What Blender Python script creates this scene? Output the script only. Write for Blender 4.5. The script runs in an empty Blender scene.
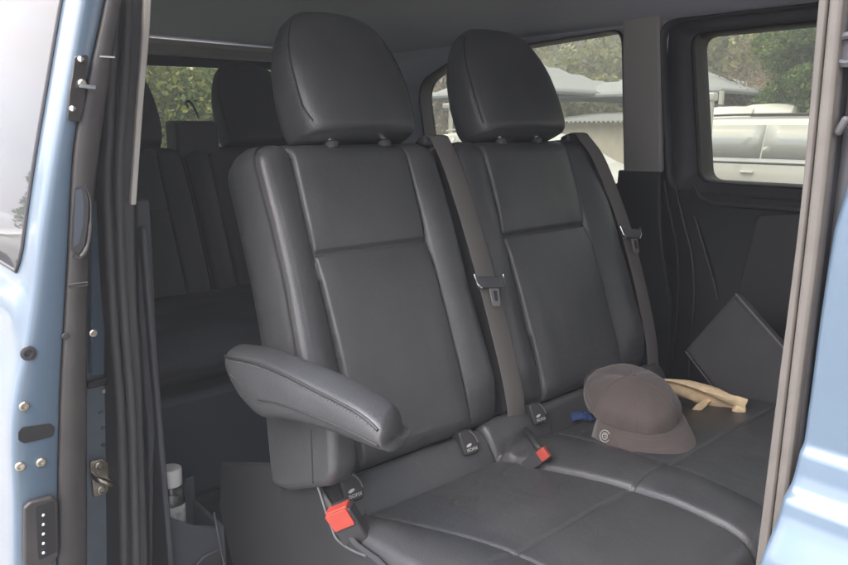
import bpy, bmesh, math, random
import numpy as np
from mathutils import Vector, Matrix, noise
random.seed(7)
rng = np.random.default_rng(7)
SC = bpy.context.scene
COL = SC.collection
R = math.radians

# ------------------------------------------------------------------ camera
# axes: X runs across the van (door opening at X=0), Y runs to the rear, Z up (van floor at 0)
FPX, YAW, PITCH = 723.0, R(49), R(12.1)
CAM = Vector((-0.4, 0.0, 1.0))
HD = Vector((math.cos(YAW), math.sin(YAW), 0)); RT = Vector((math.sin(YAW), -math.cos(YAW), 0)); ZZ = Vector((0, 0, 1))
FW = HD * math.cos(PITCH) - ZZ * math.sin(PITCH); UPV = HD * math.sin(PITCH) + ZZ * math.cos(PITCH)
cd = bpy.data.cameras.new('camera'); cam = bpy.data.objects.new('camera', cd); COL.objects.link(cam)
cd.sensor_width = 36; cd.lens = 36 * FPX / 848; cd.clip_start = 0.02; cd.clip_end = 600
m3 = Matrix((RT, UPV, -FW)).transposed().to_4x4(); m3.translation = CAM; cam.matrix_world = m3
SC.camera = cam

def at(x, y, **k):                       # a measured point: sight line through a spot of the photo met with a real plane
    d = FW + RT * ((x - 424) / FPX) + UPV * ((282.5 - y) / FPX)
    (a, v), = k.items(); i = 'XYZ'.index(a)
    return CAM + d * ((v - CAM[i]) / d[i])

# ------------------------------------------------------------------ world, sun, exposure
SUN_EL, SUN_AZ = R(56), math.atan2(0.10, 1.0)
w = bpy.data.worlds.new('World'); SC.world = w; w.use_nodes = True
nt = w.node_tree; nt.nodes.clear()
N = nt.nodes.new
wo = N('ShaderNodeOutputWorld'); bg = N('ShaderNodeBackground'); sky = N('ShaderNodeTexSky')
sky.sky_type = 'NISHITA'; sky.sun_disc = False; sky.sun_elevation = SUN_EL; sky.sun_rotation = SUN_AZ
sky.air_density = 1.0; sky.dust_density = 1.3
tc = N('ShaderNodeTexCoord'); mp = N('ShaderNodeMapping'); mp.inputs['Scale'].default_value = (1, 1, 2.2)
ns = N('ShaderNodeTexNoise'); ns.inputs['Scale'].default_value = 1.9; ns.inputs['Detail'].default_value = 7; ns.inputs['Roughness'].default_value = .55
rp = N('ShaderNodeValToRGB'); rp.color_ramp.elements[0].position = .36; rp.color_ramp.elements[1].position = .62
mx = N('ShaderNodeMix'); mx.data_type = 'RGBA'; mx.inputs[7].default_value = (5.2, 4.45, 3.65, 1)
L = nt.links.new
L(tc.outputs['Generated'], mp.inputs['Vector']); L(mp.outputs[0], ns.inputs['Vector']); L(ns.outputs['Fac'], rp.inputs[0])
L(rp.outputs[0], mx.inputs[0]); L(sky.outputs[0], mx.inputs[6]); sx = N('ShaderNodeSeparateXYZ'); L(tc.outputs['Generated'], sx.inputs[0])
mr_ = N('ShaderNodeMapRange'); mr_.inputs['From Min'].default_value = .08; mr_.inputs['From Max'].default_value = .80; mr_.inputs['To Min'].default_value = .34; mr_.inputs['To Max'].default_value = 3.2
L(sx.outputs['Z'], mr_.inputs['Value'])
vmul = N('ShaderNodeVectorMath'); vmul.operation = 'SCALE'; L(mx.outputs[2], vmul.inputs[0]); L(mr_.outputs[0], vmul.inputs['Scale'])
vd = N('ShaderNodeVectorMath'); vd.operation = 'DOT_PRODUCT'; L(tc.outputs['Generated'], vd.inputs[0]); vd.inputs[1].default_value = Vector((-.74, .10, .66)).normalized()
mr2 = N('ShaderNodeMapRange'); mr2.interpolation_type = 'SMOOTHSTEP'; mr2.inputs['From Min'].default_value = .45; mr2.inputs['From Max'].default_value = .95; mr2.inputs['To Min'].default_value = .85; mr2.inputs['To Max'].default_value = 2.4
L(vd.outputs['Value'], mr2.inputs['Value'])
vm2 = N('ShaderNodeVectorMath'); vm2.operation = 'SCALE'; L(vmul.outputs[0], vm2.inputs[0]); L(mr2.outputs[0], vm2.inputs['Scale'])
L(vm2.outputs[0], bg.inputs[0])      # sky brightening added on the door side to light armrest and bolsters
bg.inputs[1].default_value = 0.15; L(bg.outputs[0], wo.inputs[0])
sd = bpy.data.lights.new('sun', 'SUN'); sd.energy = 2.8; sd.angle = R(0.6); sd.color = (1.0, .93, .82)
so = bpy.data.objects.new('sun', sd); COL.objects.link(so)
sdir = Vector((math.sin(SUN_AZ) * math.cos(SUN_EL), math.cos(SUN_AZ) * math.cos(SUN_EL), math.sin(SUN_EL)))
so.rotation_euler = sdir.to_track_quat('Z', 'Y').to_euler(); so.location = sdir * 30
vs = SC.view_settings; vs.view_transform = 'Standard'; vs.look = 'None'; vs.exposure = 1.94; vs.gamma = 1; vs.use_curve_mapping = False
try:
    SC.cycles.use_denoising = True; SC.cycles.max_bounces = 10; SC.cycles.diffuse_bounces = 6; SC.cycles.transparent_max_bounces = 16
    SC.cycles.sample_clamp_indirect = 6
except Exception: pass

# ------------------------------------------------------------------ materials
def mat(name, col, rough=.5, metal=0., spec=.5, coat=0., bump=None, var=None, sheen=0., bscale=1.0):
    m = bpy.data.materials.new(name); m.use_nodes = True
    t = m.node_tree; b = t.nodes['Principled BSDF']
    b.inputs['Base Color'].default_value = (*col, 1); b.inputs['Roughness'].default_value = rough; b.inputs['Metallic'].default_value = metal
    b.inputs['Specular IOR Level'].default_value = spec; b.inputs['Coat Weight'].default_value = coat; b.inputs['Coat Roughness'].default_value = .06
    b.inputs['Sheen Weight'].default_value = sheen
    tcn = t.nodes.new('ShaderNodeTexCoord')
    if bump:                             # list of (kind, scale, strength, distance)
        prev = None
        for kind, sc, st, dist in bump:
            if kind == 'noise':
                n = t.nodes.new('ShaderNodeTexNoise'); n.inputs['Scale'].default_value = sc; n.inputs['Detail'].default_value = 4; out = n.outputs['Fac']
            elif kind == 'voronoi':
                n = t.nodes.new('ShaderNodeTexVoronoi'); n.inputs['Scale'].default_value = sc; out = n.outputs['Distance']
            elif kind == 'wave':
                n = t.nodes.new('ShaderNodeTexWave'); n.inputs['Scale'].default_value = sc; out = n.outputs['Fac']
            else:
                n = t.nodes.new('ShaderNodeTexMagic'); n.inputs['Scale'].default_value = sc; out = n.outputs['Fac']
            t.links.new(tcn.outputs['Object'], n.inputs['Vector'])
            bp = t.nodes.new('ShaderNodeBump'); bp.inputs['Strength'].default_value = st; bp.inputs['Distance'].default_value = dist
            t.links.new(out, bp.inputs['Height'])
            if prev: t.links.new(prev.outputs[0], bp.inputs['Normal'])
            prev = bp
        t.links.new(prev.outputs[0], b.inputs['Normal'])
    if var:                              # (noise scale, colour factor low, high, roughness swing)
        sc, lo, hi, rs = var
        n = t.nodes.new('ShaderNodeTexNoise'); n.inputs['Scale'].default_value = sc; n.inputs['Detail'].default_value = 6
        t.links.new(tcn.outputs['Object'], n.inputs['Vector'])
        rr = t.nodes.new('ShaderNodeValToRGB'); rr.color_ramp.elements[0].position = .3; rr.color_ramp.elements[1].position = .7
        rr.color_ramp.elements[0].color = (*[c * lo for c in col], 1); rr.color_ramp.elements[1].color = (*[min(1, c * hi) for c in col], 1)
        t.links.new(n.outputs['Fac'], rr.inputs[0]); t.links.new(rr.outputs[0], b.inputs['Base Color'])
        if rs:
            mr = t.nodes.new('ShaderNodeMapRange'); mr.inputs['To Min'].default_value = rough - rs; mr.inputs['To Max'].default_value = rough + rs
            t.links.new(n.outputs['Fac'], mr.inputs['Value']); t.links.new(mr.outputs[0], b.inputs['Roughness'])
    return m

def leafmat(name, cols, rough=.55):
    m = bpy.data.materials.new(name); m.use_nodes = True
    t = m.node_tree; b = t.nodes['Principled BSDF']; b.inputs['Roughness'].default_value = rough
    g = t.nodes.new('ShaderNodeNewGeometry'); rr = t.nodes.new('ShaderNodeValToRGB')
    el = rr.color_ramp.elements
    el[0].color = (*cols[0], 1); el[1].color = (*cols[-1], 1)
    for i, c in enumerate(cols[1:-1]):
        e = el.new((i + 1) / (len(cols) - 1)); e.color = (*c, 1)
    t.links.new(g.outputs['Random Per Island'], rr.inputs[0]); t.links.new(rr.outputs[0], b.inputs['Base Color'])
    tr = t.nodes.new('ShaderNodeBsdfTranslucent'); t.links.new(rr.outputs[0], tr.inputs[0])
    ms = t.nodes.new('ShaderNodeMixShader'); ms.inputs[0].default_value = .3
    t.links.new(b.outputs[0], ms.inputs[1]); t.links.new(tr.outputs[0], ms.inputs[2]); t.links.new(ms.outputs[0], t.nodes['Material Output'].inputs[0])
    return m

def glassmat(name, tint, refl=1.0):
    m = bpy.data.materials.new(name); m.use_nodes = True
    t = m.node_tree; t.nodes.remove(t.nodes['Principled BSDF'])
    a = t.nodes.new('ShaderNodeBsdfTransparent'); a.inputs[0].default_value = (*tint, 1)
    g = t.nodes.new('ShaderNodeBsdfGlossy'); g.inputs['Roughness'].default_value = .01
    f = t.nodes.new('ShaderNodeFresnel'); f.inputs[0].default_value = 1.5
    ms = t.nodes.new('ShaderNodeMixShader')
    mu = t.nodes.new('ShaderNodeMath'); mu.operation = 'MULTIPLY'; mu.inputs[1].default_value = refl
    t.links.new(f.outputs[0], mu.inputs[0]); t.links.new(mu.outputs[0], ms.inputs[0])
    t.links.new(a.outputs[0], ms.inputs[1]); t.links.new(g.outputs[0], ms.inputs[2]); t.links.new(ms.outputs[0], t.nodes['Material Output'].inputs[0])
    return m

LEATHER = mat('leather', (.052, .054, .057), .42, spec=.65, bump=[('voronoi', 420, .16, .002), ('noise', 45, .10, .004), ('noise', 12, .10, .010)], var=(9, .88, 1.14, .06))
LEATHER_R = mat('rear_leather', (.046, .048, .055), .5, bump=[('voronoi', 420, .1, .002)])
PIPE = mat('seam_thread', (.022, .021, .021), .6)
STITCH = mat('stitch', (.11, .105, .10), .7)
DKPLAST = mat('dark_plastic', (.064, .066, .074), .6, bump=[('noise', 700, .08, .001)])
MIDPLAST = mat('grey_plastic', (.056, .054, .056), .55, bump=[('noise', 600, .08, .001)])
PILLAR = mat('pillar_trim', (.40, .38, .365), .62, bump=[('noise', 500, .08, .001)])
CREAM = mat('pale_trim', (.52, .49, .44), .5)
HEADL = mat('headliner_cloth', (.46, .48, .55), .9, bump=[('noise', 900, .15, .001)])
CARPET = mat('floor_carpet', (.035, .036, .039), .95, bump=[('noise', 500, .5, .004)], var=(25, .75, 1.3, 0))
RUBBER = mat('black_rubber', (.028, .028, .031), .55, bump=[('noise', 300, .05, .001)])
SEALT = mat('taupe_trim', (.105, .094, .083), .62, bump=[('noise', 900, .12, .001)], var=(60, .9, 1.08, .05))
DOORTRIM = mat('door_trim', (.032, .029, .028), .45, bump=[('noise', 600, .08, .001)], var=(18, .85, 1.15, .06))
def paint(name, col):
    m = mat(name, col, .30, metal=.0, coat=.55, var=(3.0, .97, 1.03, .03)); return m
BLUE = paint('blue_paint', (.078, .116, .158))
BLUEDUST = mat('blue_jamb_paint', (.125, .160, .195), .45, coat=.3, var=(22, .86, 1.08, .08))
WHITEP = mat('white_paint', (.48, .475, .44), .3, coat=.7)
STEEL = mat('zinc_steel', (.55, .50, .42), .38, metal=1, var=(60, .75, 1.1, .1))
CHROME = mat('chrome', (.75, .75, .75), .15, metal=1)
SILVER = mat('silver_edge', (.20, .20, .20), .35, metal=.5)
BELT = mat('belt_webbing', (.125, .118, .110), .8, bump=[('wave', 260, .25, .001)])
RED = mat('red_plastic', (.38, .048, .032), .42, var=(40, .9, 1.1, .05))
WHITET = mat('white_print', (.50, .50, .48), .6)
CAPM = mat('brown_grey_cotton', (.096, .076, .070), .9, bump=[('noise', 800, .35, .0015), ('noise', 40, .15, .004)], var=(14, .88, 1.12, 0), sheen=.2)
BLUEC = mat('blue_lining', (.018, .04, .13), .9)
TAN = mat('tan_leather', (.86, .66, .42), .65, bump=[('noise', 90, .4, .004), ('voronoi', 400, .15, .001)], var=(30, .72, 1.12, .08))
CASEM = mat('case_cloth', (.078, .076, .080), .6, bump=[('noise', 500, .2, .001)], var=(8, .9, 1.1, .04))
CASEP = mat('case_piping', (.21, .20, .20), .5)
CAPW = mat('white_cap_plastic', (.78, .76, .73), .4)
LABELM = mat('bottle_label', (.62, .60, .56), .6, var=(70, .6, 1.15, 0))
GLASS = glassmat('side_glass', (.30, .31, .265), .5)
RGLASS = glassmat('rear_glass', (.24, .27, .21), .5)
DGLASS = glassmat('door_glass', (.10, .11, .10), 1.0)
PET = glassmat('clear_bottle', (.88, .91, .92), 2.2)
CARGL = mat('car_glass', (.30, .31, .30), .06, spec=.9)
ASPH = mat('asphalt', (.16, .155, .145), .9, bump=[('noise', 60, .4, .01)], var=(2.5, .8, 1.2, 0))
CONC = mat('concrete_yard', (.155, .15, .14), .9, bump=[('noise', 40, .3, .01)], var=(1.4, .85, 1.12, 0))
SOIL = mat('hill_soil', (.10, .085, .055), .95, var=(.4, .7, 1.3, 0))
TENT = mat('shade_cloth', (.20, .215, .225), .85, bump=[('wave', 6, .1, .02)])
WALLM = mat('cream_render', (.55, .50, .40), .9, var=(3, .85, 1.1, 0))
ROOFM = mat('corrugated_grey', (.22, .23, .225), .6)
BARK = mat('bark', (.11, .085, .06), .9, bump=[('noise', 12, .6, .05)])
LEAF_Y = leafmat('hill_leaves', [(.07, .085, .022), (.17, .18, .04), (.28, .26, .07), (.12, .13, .04)])
LEAF_D = leafmat('dark_leaves', [(.04, .075, .018), (.09, .15, .034), (.16, .23, .05)])
LEAF_B = leafmat('dry_leaves', [(.17, .12, .08), (.26, .19, .12), (.20, .16, .09)])
HANDLEIN = mat('handle_cup', (.055, .068, .085), .4)
SHIELD = mat('shield_plastic', (.022, .023, .025), .6, bump=[('noise', 600, .1, .001)], var=(6, .9, 1.1, .04))
HOLE_SHADE = mat('recess_shade', (.006, .006, .007), .8)  # near-black colour painting in the shade inside slot and contact well
BLK = mat('gloss_black', (.020, .017, .017), .22, coat=.4)

# ------------------------------------------------------------------ helpers
def mk(name, V, F, m, parent=None, smooth=40, bev=0, seg=2, sub=0, solid=0, recalc=True):
    me = bpy.data.meshes.new(name); me.from_pydata([tuple(v) for v in V], [], F); me.update()
    if recalc:
        b = bmesh.new(); b.from_mesh(me); bmesh.ops.recalc_face_normals(b, faces=b.faces); b.to_mesh(me); b.free()
    if smooth:
        me.shade_smooth()
        if smooth < 180: me.set_sharp_from_angle(angle=R(smooth))
    me.materials.append(m)
    o = bpy.data.objects.new(name, me); COL.objects.link(o)
    if parent is not None:
        o.parent = parent
        o.matrix_parent_inverse = Matrix.Translation(-Vector(parent['_o'])) if '_o' in parent else Matrix.Identity(4)
    if bev:
        md = o.modifiers.new('bevel', 'BEVEL'); md.width = bev; md.segments = seg; md.limit_method = 'ANGLE'; md.angle_limit = R(35)
    if sub:
        md = o.modifiers.new('sub', 'SUBSURF'); md.levels = sub; md.render_levels = sub
    if solid:
        md = o.modifiers.new('solid', 'SOLIDIFY'); md.thickness = solid; md.offset = 0
    return o
def thing(name, label, cat, loc=(0, 0, 0), group=None, kind=None):
    o = bpy.data.objects.new(name, None); COL.objects.link(o); o.location = loc; o['_o'] = tuple(loc); o.empty_display_size = .05
    return tag(o, label, cat, group, kind)
def tag(o, label=None, cat=None, group=None, kind=None):
    if label: o['label'] = label
    if cat: o['category'] = cat
    if group: o['group'] = group
    if kind: o['kind'] = kind
    return o
class MB:
    def __init__(s): s.V = []; s.F = []
    def add(s, V, F):
        n = len(s.V); s.V += [Vector(v) for v in V]; s.F += [tuple(i + n for i in f) for f in F]; return s
    def box(s, c, d, rot=None):
        c = Vector(c); hx, hy, hz = d[0] / 2, d[1] / 2, d[2] / 2
        P = [Vector((x, y, z)) for x in (-hx, hx) for y in (-hy, hy) for z in (-hz, hz)]
        if rot is not None: P = [rot @ p for p in P]
        return s.add([c + p for p in P], [(0, 1, 3, 2), (4, 6, 7, 5), (0, 4, 5, 1), (2, 3, 7, 6), (0, 2, 6, 4), (1, 5, 7, 3)])
    def tube(s, pts, r, n=10, caps=True):
        pts = [Vector(p) for p in pts]; rr = r if hasattr(r, '__len__') else [r] * len(pts)
        V = []; F = []; pn = None
        for i, p in enumerate(pts):
            t = (pts[min(i + 1, len(pts) - 1)] - pts[max(i - 1, 0)]).normalized()
            if pn is None: pn = t.orthogonal().normalized()
            pn = (pn - t * pn.dot(t)).normalized(); bn = t.cross(pn)
            for k in range(n):
                a = 2 * math.pi * k / n; V.append(p + (pn * math.cos(a) + bn * math.sin(a)) * rr[i])
        for i in range(len(pts) - 1):
            for k in range(n): F.append((i * n + k, i * n + (k + 1) % n, (i + 1) * n + (k + 1) % n, (i + 1) * n + k))
        if caps: F.append(tuple(range(n))[::-1]); F.append(tuple((len(pts) - 1) * n + k for k in range(n)))
        return s.add(V, F)
    def loft(s, rings, cap0=True, cap1=True, closed=True):
        n = len(rings[0]); V = [p for r_ in rings for p in r_]; F = []
        for i in range(len(rings) - 1):
            for k in range(n if closed else n - 1): F.append((i * n + k, i * n + (k + 1) % n, (i + 1) * n + (k + 1) % n, (i + 1) * n + k))
        if cap0: F.append(tuple(range(n))[::-1])
        if cap1: F.append(tuple((len(rings) - 1) * n + k for k in range(n)))
        return s.add(V, F)
    def prism(s, poly, off):             # polygon extruded by a vector
        off = Vector(off); A = [Vector(p) for p in poly]; n = len(A)
        return s.add(A + [p + off for p in A], [tuple(range(n))[::-1], tuple(range(n, 2 * n))] + [(k, (k + 1) % n, n + (k + 1) % n, n + k) for k in range(n)])
    def lathe(s, prof, c, ax=(0, 0, 1), n=32):
        c = Vector(c); ax = Vector(ax).normalized(); e = ax.orthogonal().normalized(); f = ax.cross(e)
        return s.loft([[c + ax * h + (e * math.cos(2 * math.pi * k / n) + f * math.sin(2 * math.pi * k / n)) * r for k in range(n)] for r, h in prof])
    def ribbon(s, pts, wid, side, th=.0015):   # band along a path; side = width direction (vector or list)
        pts = [Vector(p) for p in pts]; rings = []
        for i, p in enumerate(pts):
            t = (pts[min(i + 1, len(pts) - 1)] - pts[max(i - 1, 0)]).normalized()
            sd_ = Vector(side[i] if isinstance(side, list) else side); sd_ = (sd_ - t * sd_.dot(t)).normalized(); nn = t.cross(sd_)
            ww = wid[i] if hasattr(wid, '__len__') else wid
            rings.append([p + sd_ * (a * ww / 2) + nn * (b * th) for a, b in ((-1, -.4), (-.94, -1), (0, -1), (.94, -1), (1, -.4), (1, .4), (.94, 1), (0, 1), (-.94, 1), (-1, .4))])
        return s.loft(rings)
    def build(s, name, m, parent=None, **k): return mk(name, s.V, s.F, m, parent, **k)
def spline(pts, n=8):                    # Catmull-Rom through points
    P = [Vector(p) for p in pts]; P = [P[0] * 2 - P[1]] + P + [P[-1] * 2 - P[-2]]; out = []
    for i in range(1, len(P) - 2):
        for k in range(n):
            t = k / n; a, b, c, d = P[i - 1:i + 3]
            out.append(.5 * ((2 * b) + (c - a) * t + (2 * a - 5 * b + 4 * c - d) * t * t + (3 * b - a - 3 * c + d) * t ** 3))
    return out + [P[-2]]
def interp(x, xs, ys): return float(np.interp(x, xs, ys))
def smooth01(t): t = min(1, max(0, t)); return t * t * (3 - 2 * t)
def roundpoly(P, r, n=6):                # 2-D polygon with rounded corners (r may be a list)
    out = []; k = len(P)
    for i in range(k):
        p0, p, p1 = Vector(P[i - 1]), Vector(P[i]), Vector(P[(i + 1) % k]); rr = r[i] if hasattr(r, '__len__') else r
        a = (p0 - p).normalized(); b = (p1 - p).normalized()
        if rr < 1e-6: out.append(p); continue
        ang = a.angle(b); d = min(rr / math.tan(ang / 2), (p0 - p).length * .49, (p1 - p).length * .49)
        A = p + a * d; B = p + b * d
        for j in range(n + 1):
            t = j / n; out.append((1 - t) ** 2 * A + 2 * t * (1 - t) * p + t * t * B)
    return out
def plate_with_hole(hole, rect, to3, name, m, parent, solid):
    (u0, v0), (u1, v1) = rect; cx = sum(p[0] for p in hole) / len(hole); cy = sum(p[1] for p in hole) / len(hole)
    H = [Vector((p[0], p[1])) for p in hole]; extra = []
    for c in ((u0, v0), (u1, v0), (u1, v1), (u0, v1)): extra.append(Vector(c))
    inner = []; outer = []
    def proj(p):
        d = Vector((p[0] - cx, p[1] - cy)); ts = []
        for k, lo, hi, c in ((0, u0, u1, cx), (1, v0, v1, cy)):
            if abs(d[k]) > 1e-9: ts.append(((hi if d[k] > 0 else lo) - c) / d[k])
        t = min(x for x in ts if x > 0); return Vector((cx + d[0] * t, cy + d[1] * t))
    # densify hole so that each rectangle corner gets a partner
    pts = []
    for i, p in enumerate(H):
        q = H[(i + 1) % len(H)]; n_ = max(1, int((q - p).length / .04))
        for j in range(n_): pts.append(p.lerp(q, j / n_))
    op = [proj(p) for p in pts]
    for c in extra:
        i = min(range(len(op)), key=lambda k: (op[k] - c).length); op[i] = c.copy()
    n = len(pts); V = [to3(p[0], p[1]) for p in pts] + [to3(p[0], p[1]) for p in op]
    return mk(name, V, [(k, (k + 1) % n, n + (k + 1) % n, n + k) for k in range(n)], m, parent, smooth=30, solid=solid)

# ================================================================== SETTING: ground, hill
GZ = -0.55
gv = [(-160, -160, GZ), (160, -160, GZ), (160, 160, GZ), (-160, 160, GZ)]
tag(mk('ground', gv, [(0, 1, 2, 3)], CONC, smooth=0), kind='structure')
def hill_h(x, y):
    d = x * .86 + y * .5
    return GZ + .01 + max(0, smooth01((d - 24) / 42)) * 15 + 1.3 * noise.noise(Vector((x * .07, y * .07, 3))) * smooth01((d - 24) / 12)
V = []; F = []; nx, ny = 46, 60
for i in range(nx):
    for j in range(ny):
        x = 14 + i * 2.2; y = -30 + j * 2.4
        h = hill_h(x, y); d = x * .86 + y * .5
        V.append((x, y, h - (.3 if d < 24 else 0)))
for i in range(nx - 1):
    for j in range(ny - 1):
        a = i * ny + j; F.append((a, a + 1, a + ny + 1, a + ny))
tag(mk('hillside', V, F, SOIL), kind='structure')

# ================================================================== VAN BODY
van = thing('van', 'light blue van with its side door slid open, seen into the cabin', 'van', (.8, .9, GZ))

# floor, sill, roof lining ------------------------------------------------
MB().box((.84, 1.0, -.03), (1.68, 4.3, .06)).build('cabin_floor', CARPET, van, bev=.01)
sill = MB().prism([(-.03, z, 0) for z in ()] or [Vector(p) for p in [(-.09, .17, -.30), (-.07, .17, -.10), (-.02, .17, -.055), (0.02, .17, -.01), (.02, .17, -.30)]], (0, 1.1, 0)).build('door_sill', BLUEDUST, van, bev=.008)
MB().box((.09, .68, .004), (.14, .95, .012)).build('step_tread', DKPLAST, van, bev=.004)
# ceiling: sheet bending down at the far side and to the rear
V = []; F = []; ys = np.linspace(-1.2, 3.12, 40); xs_ = np.linspace(-.02, 1.70, 40)
for y in ys:
    for x in xs_:
        z = 1.405 + .015 * math.cos((x - .84) * 1.8)
        z -= .10 * smooth01((x - 1.40) / .30) ** 1.5 + .05 * smooth01((y - 2.5) / .6) + .05 * smooth01((.16 - x) / .18)
        z += .0015 * noise.noise(Vector((x * 3, y * 3, 0)))
        V.append((x, y, z))
for j in range(39):
    for i in range(39): a = j * 40 + i; F.append((a, a + 1, a + 41, a + 40))
mk('roof_lining', V, F, HEADL, van, smooth=180, solid=.012)
V2 = [(v[0] * 1.03 - .03, v[1] * 1.01, v[2] + .045 - .03 * abs(v[0] - .84) ** 3) for v in V]
mk('roof', V2, F, BLUE, van, smooth=180, solid=.004)

# far side: wall with a quarter window and the far sliding door with its own window ------------
XF = 1.65
def P2(x, y): p = at(x, y, X=XF); return Vector((p.y, p.z))
h1 = [P2(624, 30), P2(627, 190), P2(430, 160), P2(420, 84), P2(462, 57)]
hole1 = roundpoly(h1, [.05, .05, .06, .10, .10])
far3 = lambda u, v: Vector((XF + .01 + .03 * max(0, .85 - v) + .02 * max(0, .5 - v), u, v))
qp = plate_with_hole(hole1, ((1.238, .02), (3.10, 1.335)), far3, 'rear_side_panel', HEADL, van, .03)
# lower dark wall in front of the panel, below the windows
def sheet(name, pts, m, parent, x=XF - .012, th=.02, bev=.006):
    return MB().prism([Vector((x + .03 * max(0, .85 - p[1]), p[0], p[1])) for p in pts], (th, 0, 0)).build(name, m, parent, bev=bev)
lowp = [(2.9, .02), (1.16, .02), (1.155, .45), (1.19, .60), (1.21, .72), (1.22, .866), (1.37, .866), (1.372, .822), (2.0, .80), (2.9, .80)]
sheet('lower_wall_trim', lowp, DKPLAST, van, x=XF - .03)
# pillar trim between the windows (paler)
pt = [P2(627, 20), P2(664, 14), P2(665, 60), P2(666, 172), P2(628, 174)]
MB().prism([Vector((XF - .028, p[0], p[1])) for p in pt], (.025, 0, 0)).build('far_pillar_trim', PILLAR, van, bev=.008)
# the quarter window
fr = []
def ring_frame(name, hole, xin, xout, grow, m, parent):
    c = sum((Vector(p) for p in hole), Vector((0, 0))) / len(hole)
    def off(p, g): d = Vector(p) - c; return c + d * (1 + g / d.length)
    A = [[Vector((xin, *off(p, grow))) for p in hole], [Vector((xin - .004, *off(p, grow * .4))) for p in hole], [Vector((xin, *off(p, -.002))) for p in hole], [Vector((xout, *off(p, -.006))) for p in hole]]
    b = MB(); b.loft(A, cap0=False, cap1=False); return b.build(name, m, parent, smooth=50)
qw = ring_frame('quarter_window', hole1, XF - .012, XF + .05, .010, RUBBER, van)
mk('pane', [Vector((XF + .04, p[0], p[1])) for p in hole1], [tuple(range(len(hole1)))], GLASS, qw, smooth=0)

# far sliding door -----------------------------------------------------------
fd = None
h2 = [P2(696, 36), P2(704, 181), P2(960, 196), P2(960, 8)]
h2[2].x = .30; h2[3].x = .30; h2[2].y = .845; h2[3].y = 1.262
hole2 = roundpoly(h2, [.035, .04, .05, .05])
fd = plate_with_hole(hole2, ((.10, .02), (1.235, 1.325)), lambda u, v: Vector((XF + .0 + .03 * max(0, .85 - v) + .012 * (1 if v > .86 else 0), u, v)), 'far_sliding_door', DKPLAST, van, .03)
fw_ = ring_frame('door_window', hole2, XF - .014, XF + .05, .012, RUBBER, fd)
mk('pane', [Vector((XF + .03, p[0], p[1])) for p in hole2], [tuple(range(len(hole2)))], GLASS, fd, smooth=0)
# bold frame round the door window, rounded outside
hole2b = roundpoly([P2(662, 22), P2(672, 190), Vector((.22, .80)), Vector((.22, 1.30))], [.06, .06, .05, .05])
c2 = sum((Vector(p) for p in hole2b), Vector((0, 0))) / len(hole2b)
A = []
for xx, g in ((XF - .004, .012), (XF - .022, .004), (XF - .024, -.004), (XF - .018, -.012), (XF - .004, -.016)):
    A.append([Vector((xx, *(c2 + (p - c2) * (1 + g / (p - c2).length)))) for p in hole2b])
MB().loft(A, False, False).build('door_frame_bead', DKPLAST, fd, smooth=60)
# moulded ledge under the window and raised trim pad
lp = [P2(690, 183), P2(700, 192), P2(790, 196)]
MB().tube([Vector((XF - .02, 1.11, .832)), Vector((XF - .025, 1.085, .80)), Vector((XF - .027, 1.04, .785)), Vector((XF - .027, .3, .785))], .007, 8).build('window_ledge', DKPLAST, fd)
pad = [P2(762, 214), P2(744, 282), P2(740, 330), Vector((.45, .40)), Vector((.40, .83))]
MB().prism([Vector((XF - .03, p[0], p[1])) for p in roundpoly(pad, .02, 3)], (.05, 0, 0)).build('door_pad', MIDPLAST, fd, bev=.012, seg=3)
# door gap seams (thin welts)
for q in ([(676, 188), (684, 225), (692, 258), (694, 300), (690, 340), (688, 378)], [(664, 180), (671, 220), (677, 250), (678, 300), (672, 360)], [(694, 215), (708, 262), (718, 300)]):
    MB().tube(spline([at(x, y, X=XF - .028 + .03 * max(0, .85 - at(x, y, X=XF).z)) for x, y in q], 6), .0032, 8).build('door_seal', CASEM, fd)
# outer skin of the far side
MB().prism([(XF + .09, -1.2, -.30), (XF + .09, 3.12, -.30), (XF + .09, 3.12, .78), (XF + .09, -1.2, .78)], (.01, 0, 0)).build('far_outer_skin', BLUE, van, bev=.004)
MB().prism([(XF + .02, -1.2, .0), (XF + .02, .12, .0), (XF + .02, .12, .84), (XF + .02, -1.2, .84)], (.02, 0, 0)).build('far_front_door', DKPLAST, van, bev=.004)
MB().prism([(XF + .02, -.02, .84), (XF + .02, .11, .84), (XF + .02, .11, 1.33), (XF + .02, -.02, 1.33)], (.02, 0, 0)).build('far_front_pillar', DKPLAST, van, bev=.004)

# rear end: tailgate with window -----------------------------------------------
YR = 3.10
def PR(x, y): p = at(x, y, Y=YR); return Vector((p.x, p.z))
tz = at(185, 68, Y=YR).z
hole3 = roundpoly([Vector((.16, .80)), Vector((1.50, .80)), Vector((1.47, tz + .015)), Vector((.20, tz - .01))], .07)
tg = plate_with_hole(hole3, ((-.02, .0), (1.70, 1.345)), lambda u, v: Vector((u, YR, v)), 'tailgate', DKPLAST, van, .04)
mk('pane', [Vector((p[0], YR + .03, p[1])) for p in hole3], [tuple(range(len(hole3)))], RGLASS, tg, smooth=0)
a_, b_ = at(150, 39.5, Y=3.04), at(300, 54, Y=3.04)
MB().tube([Vector((.05, 3.04, a_.z)), Vector((1.0, 3.04, (a_.z + b_.z) / 2)), Vector((1.5, 3.03, b_.z))], [.012] * 3, 10).build('tailgate_header_trim', CREAM, van)
MB().box((.84, 3.06, 1.315), (1.6, .05, .045)).build('tailgate_header', PILLAR, van, bev=.012)

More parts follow.
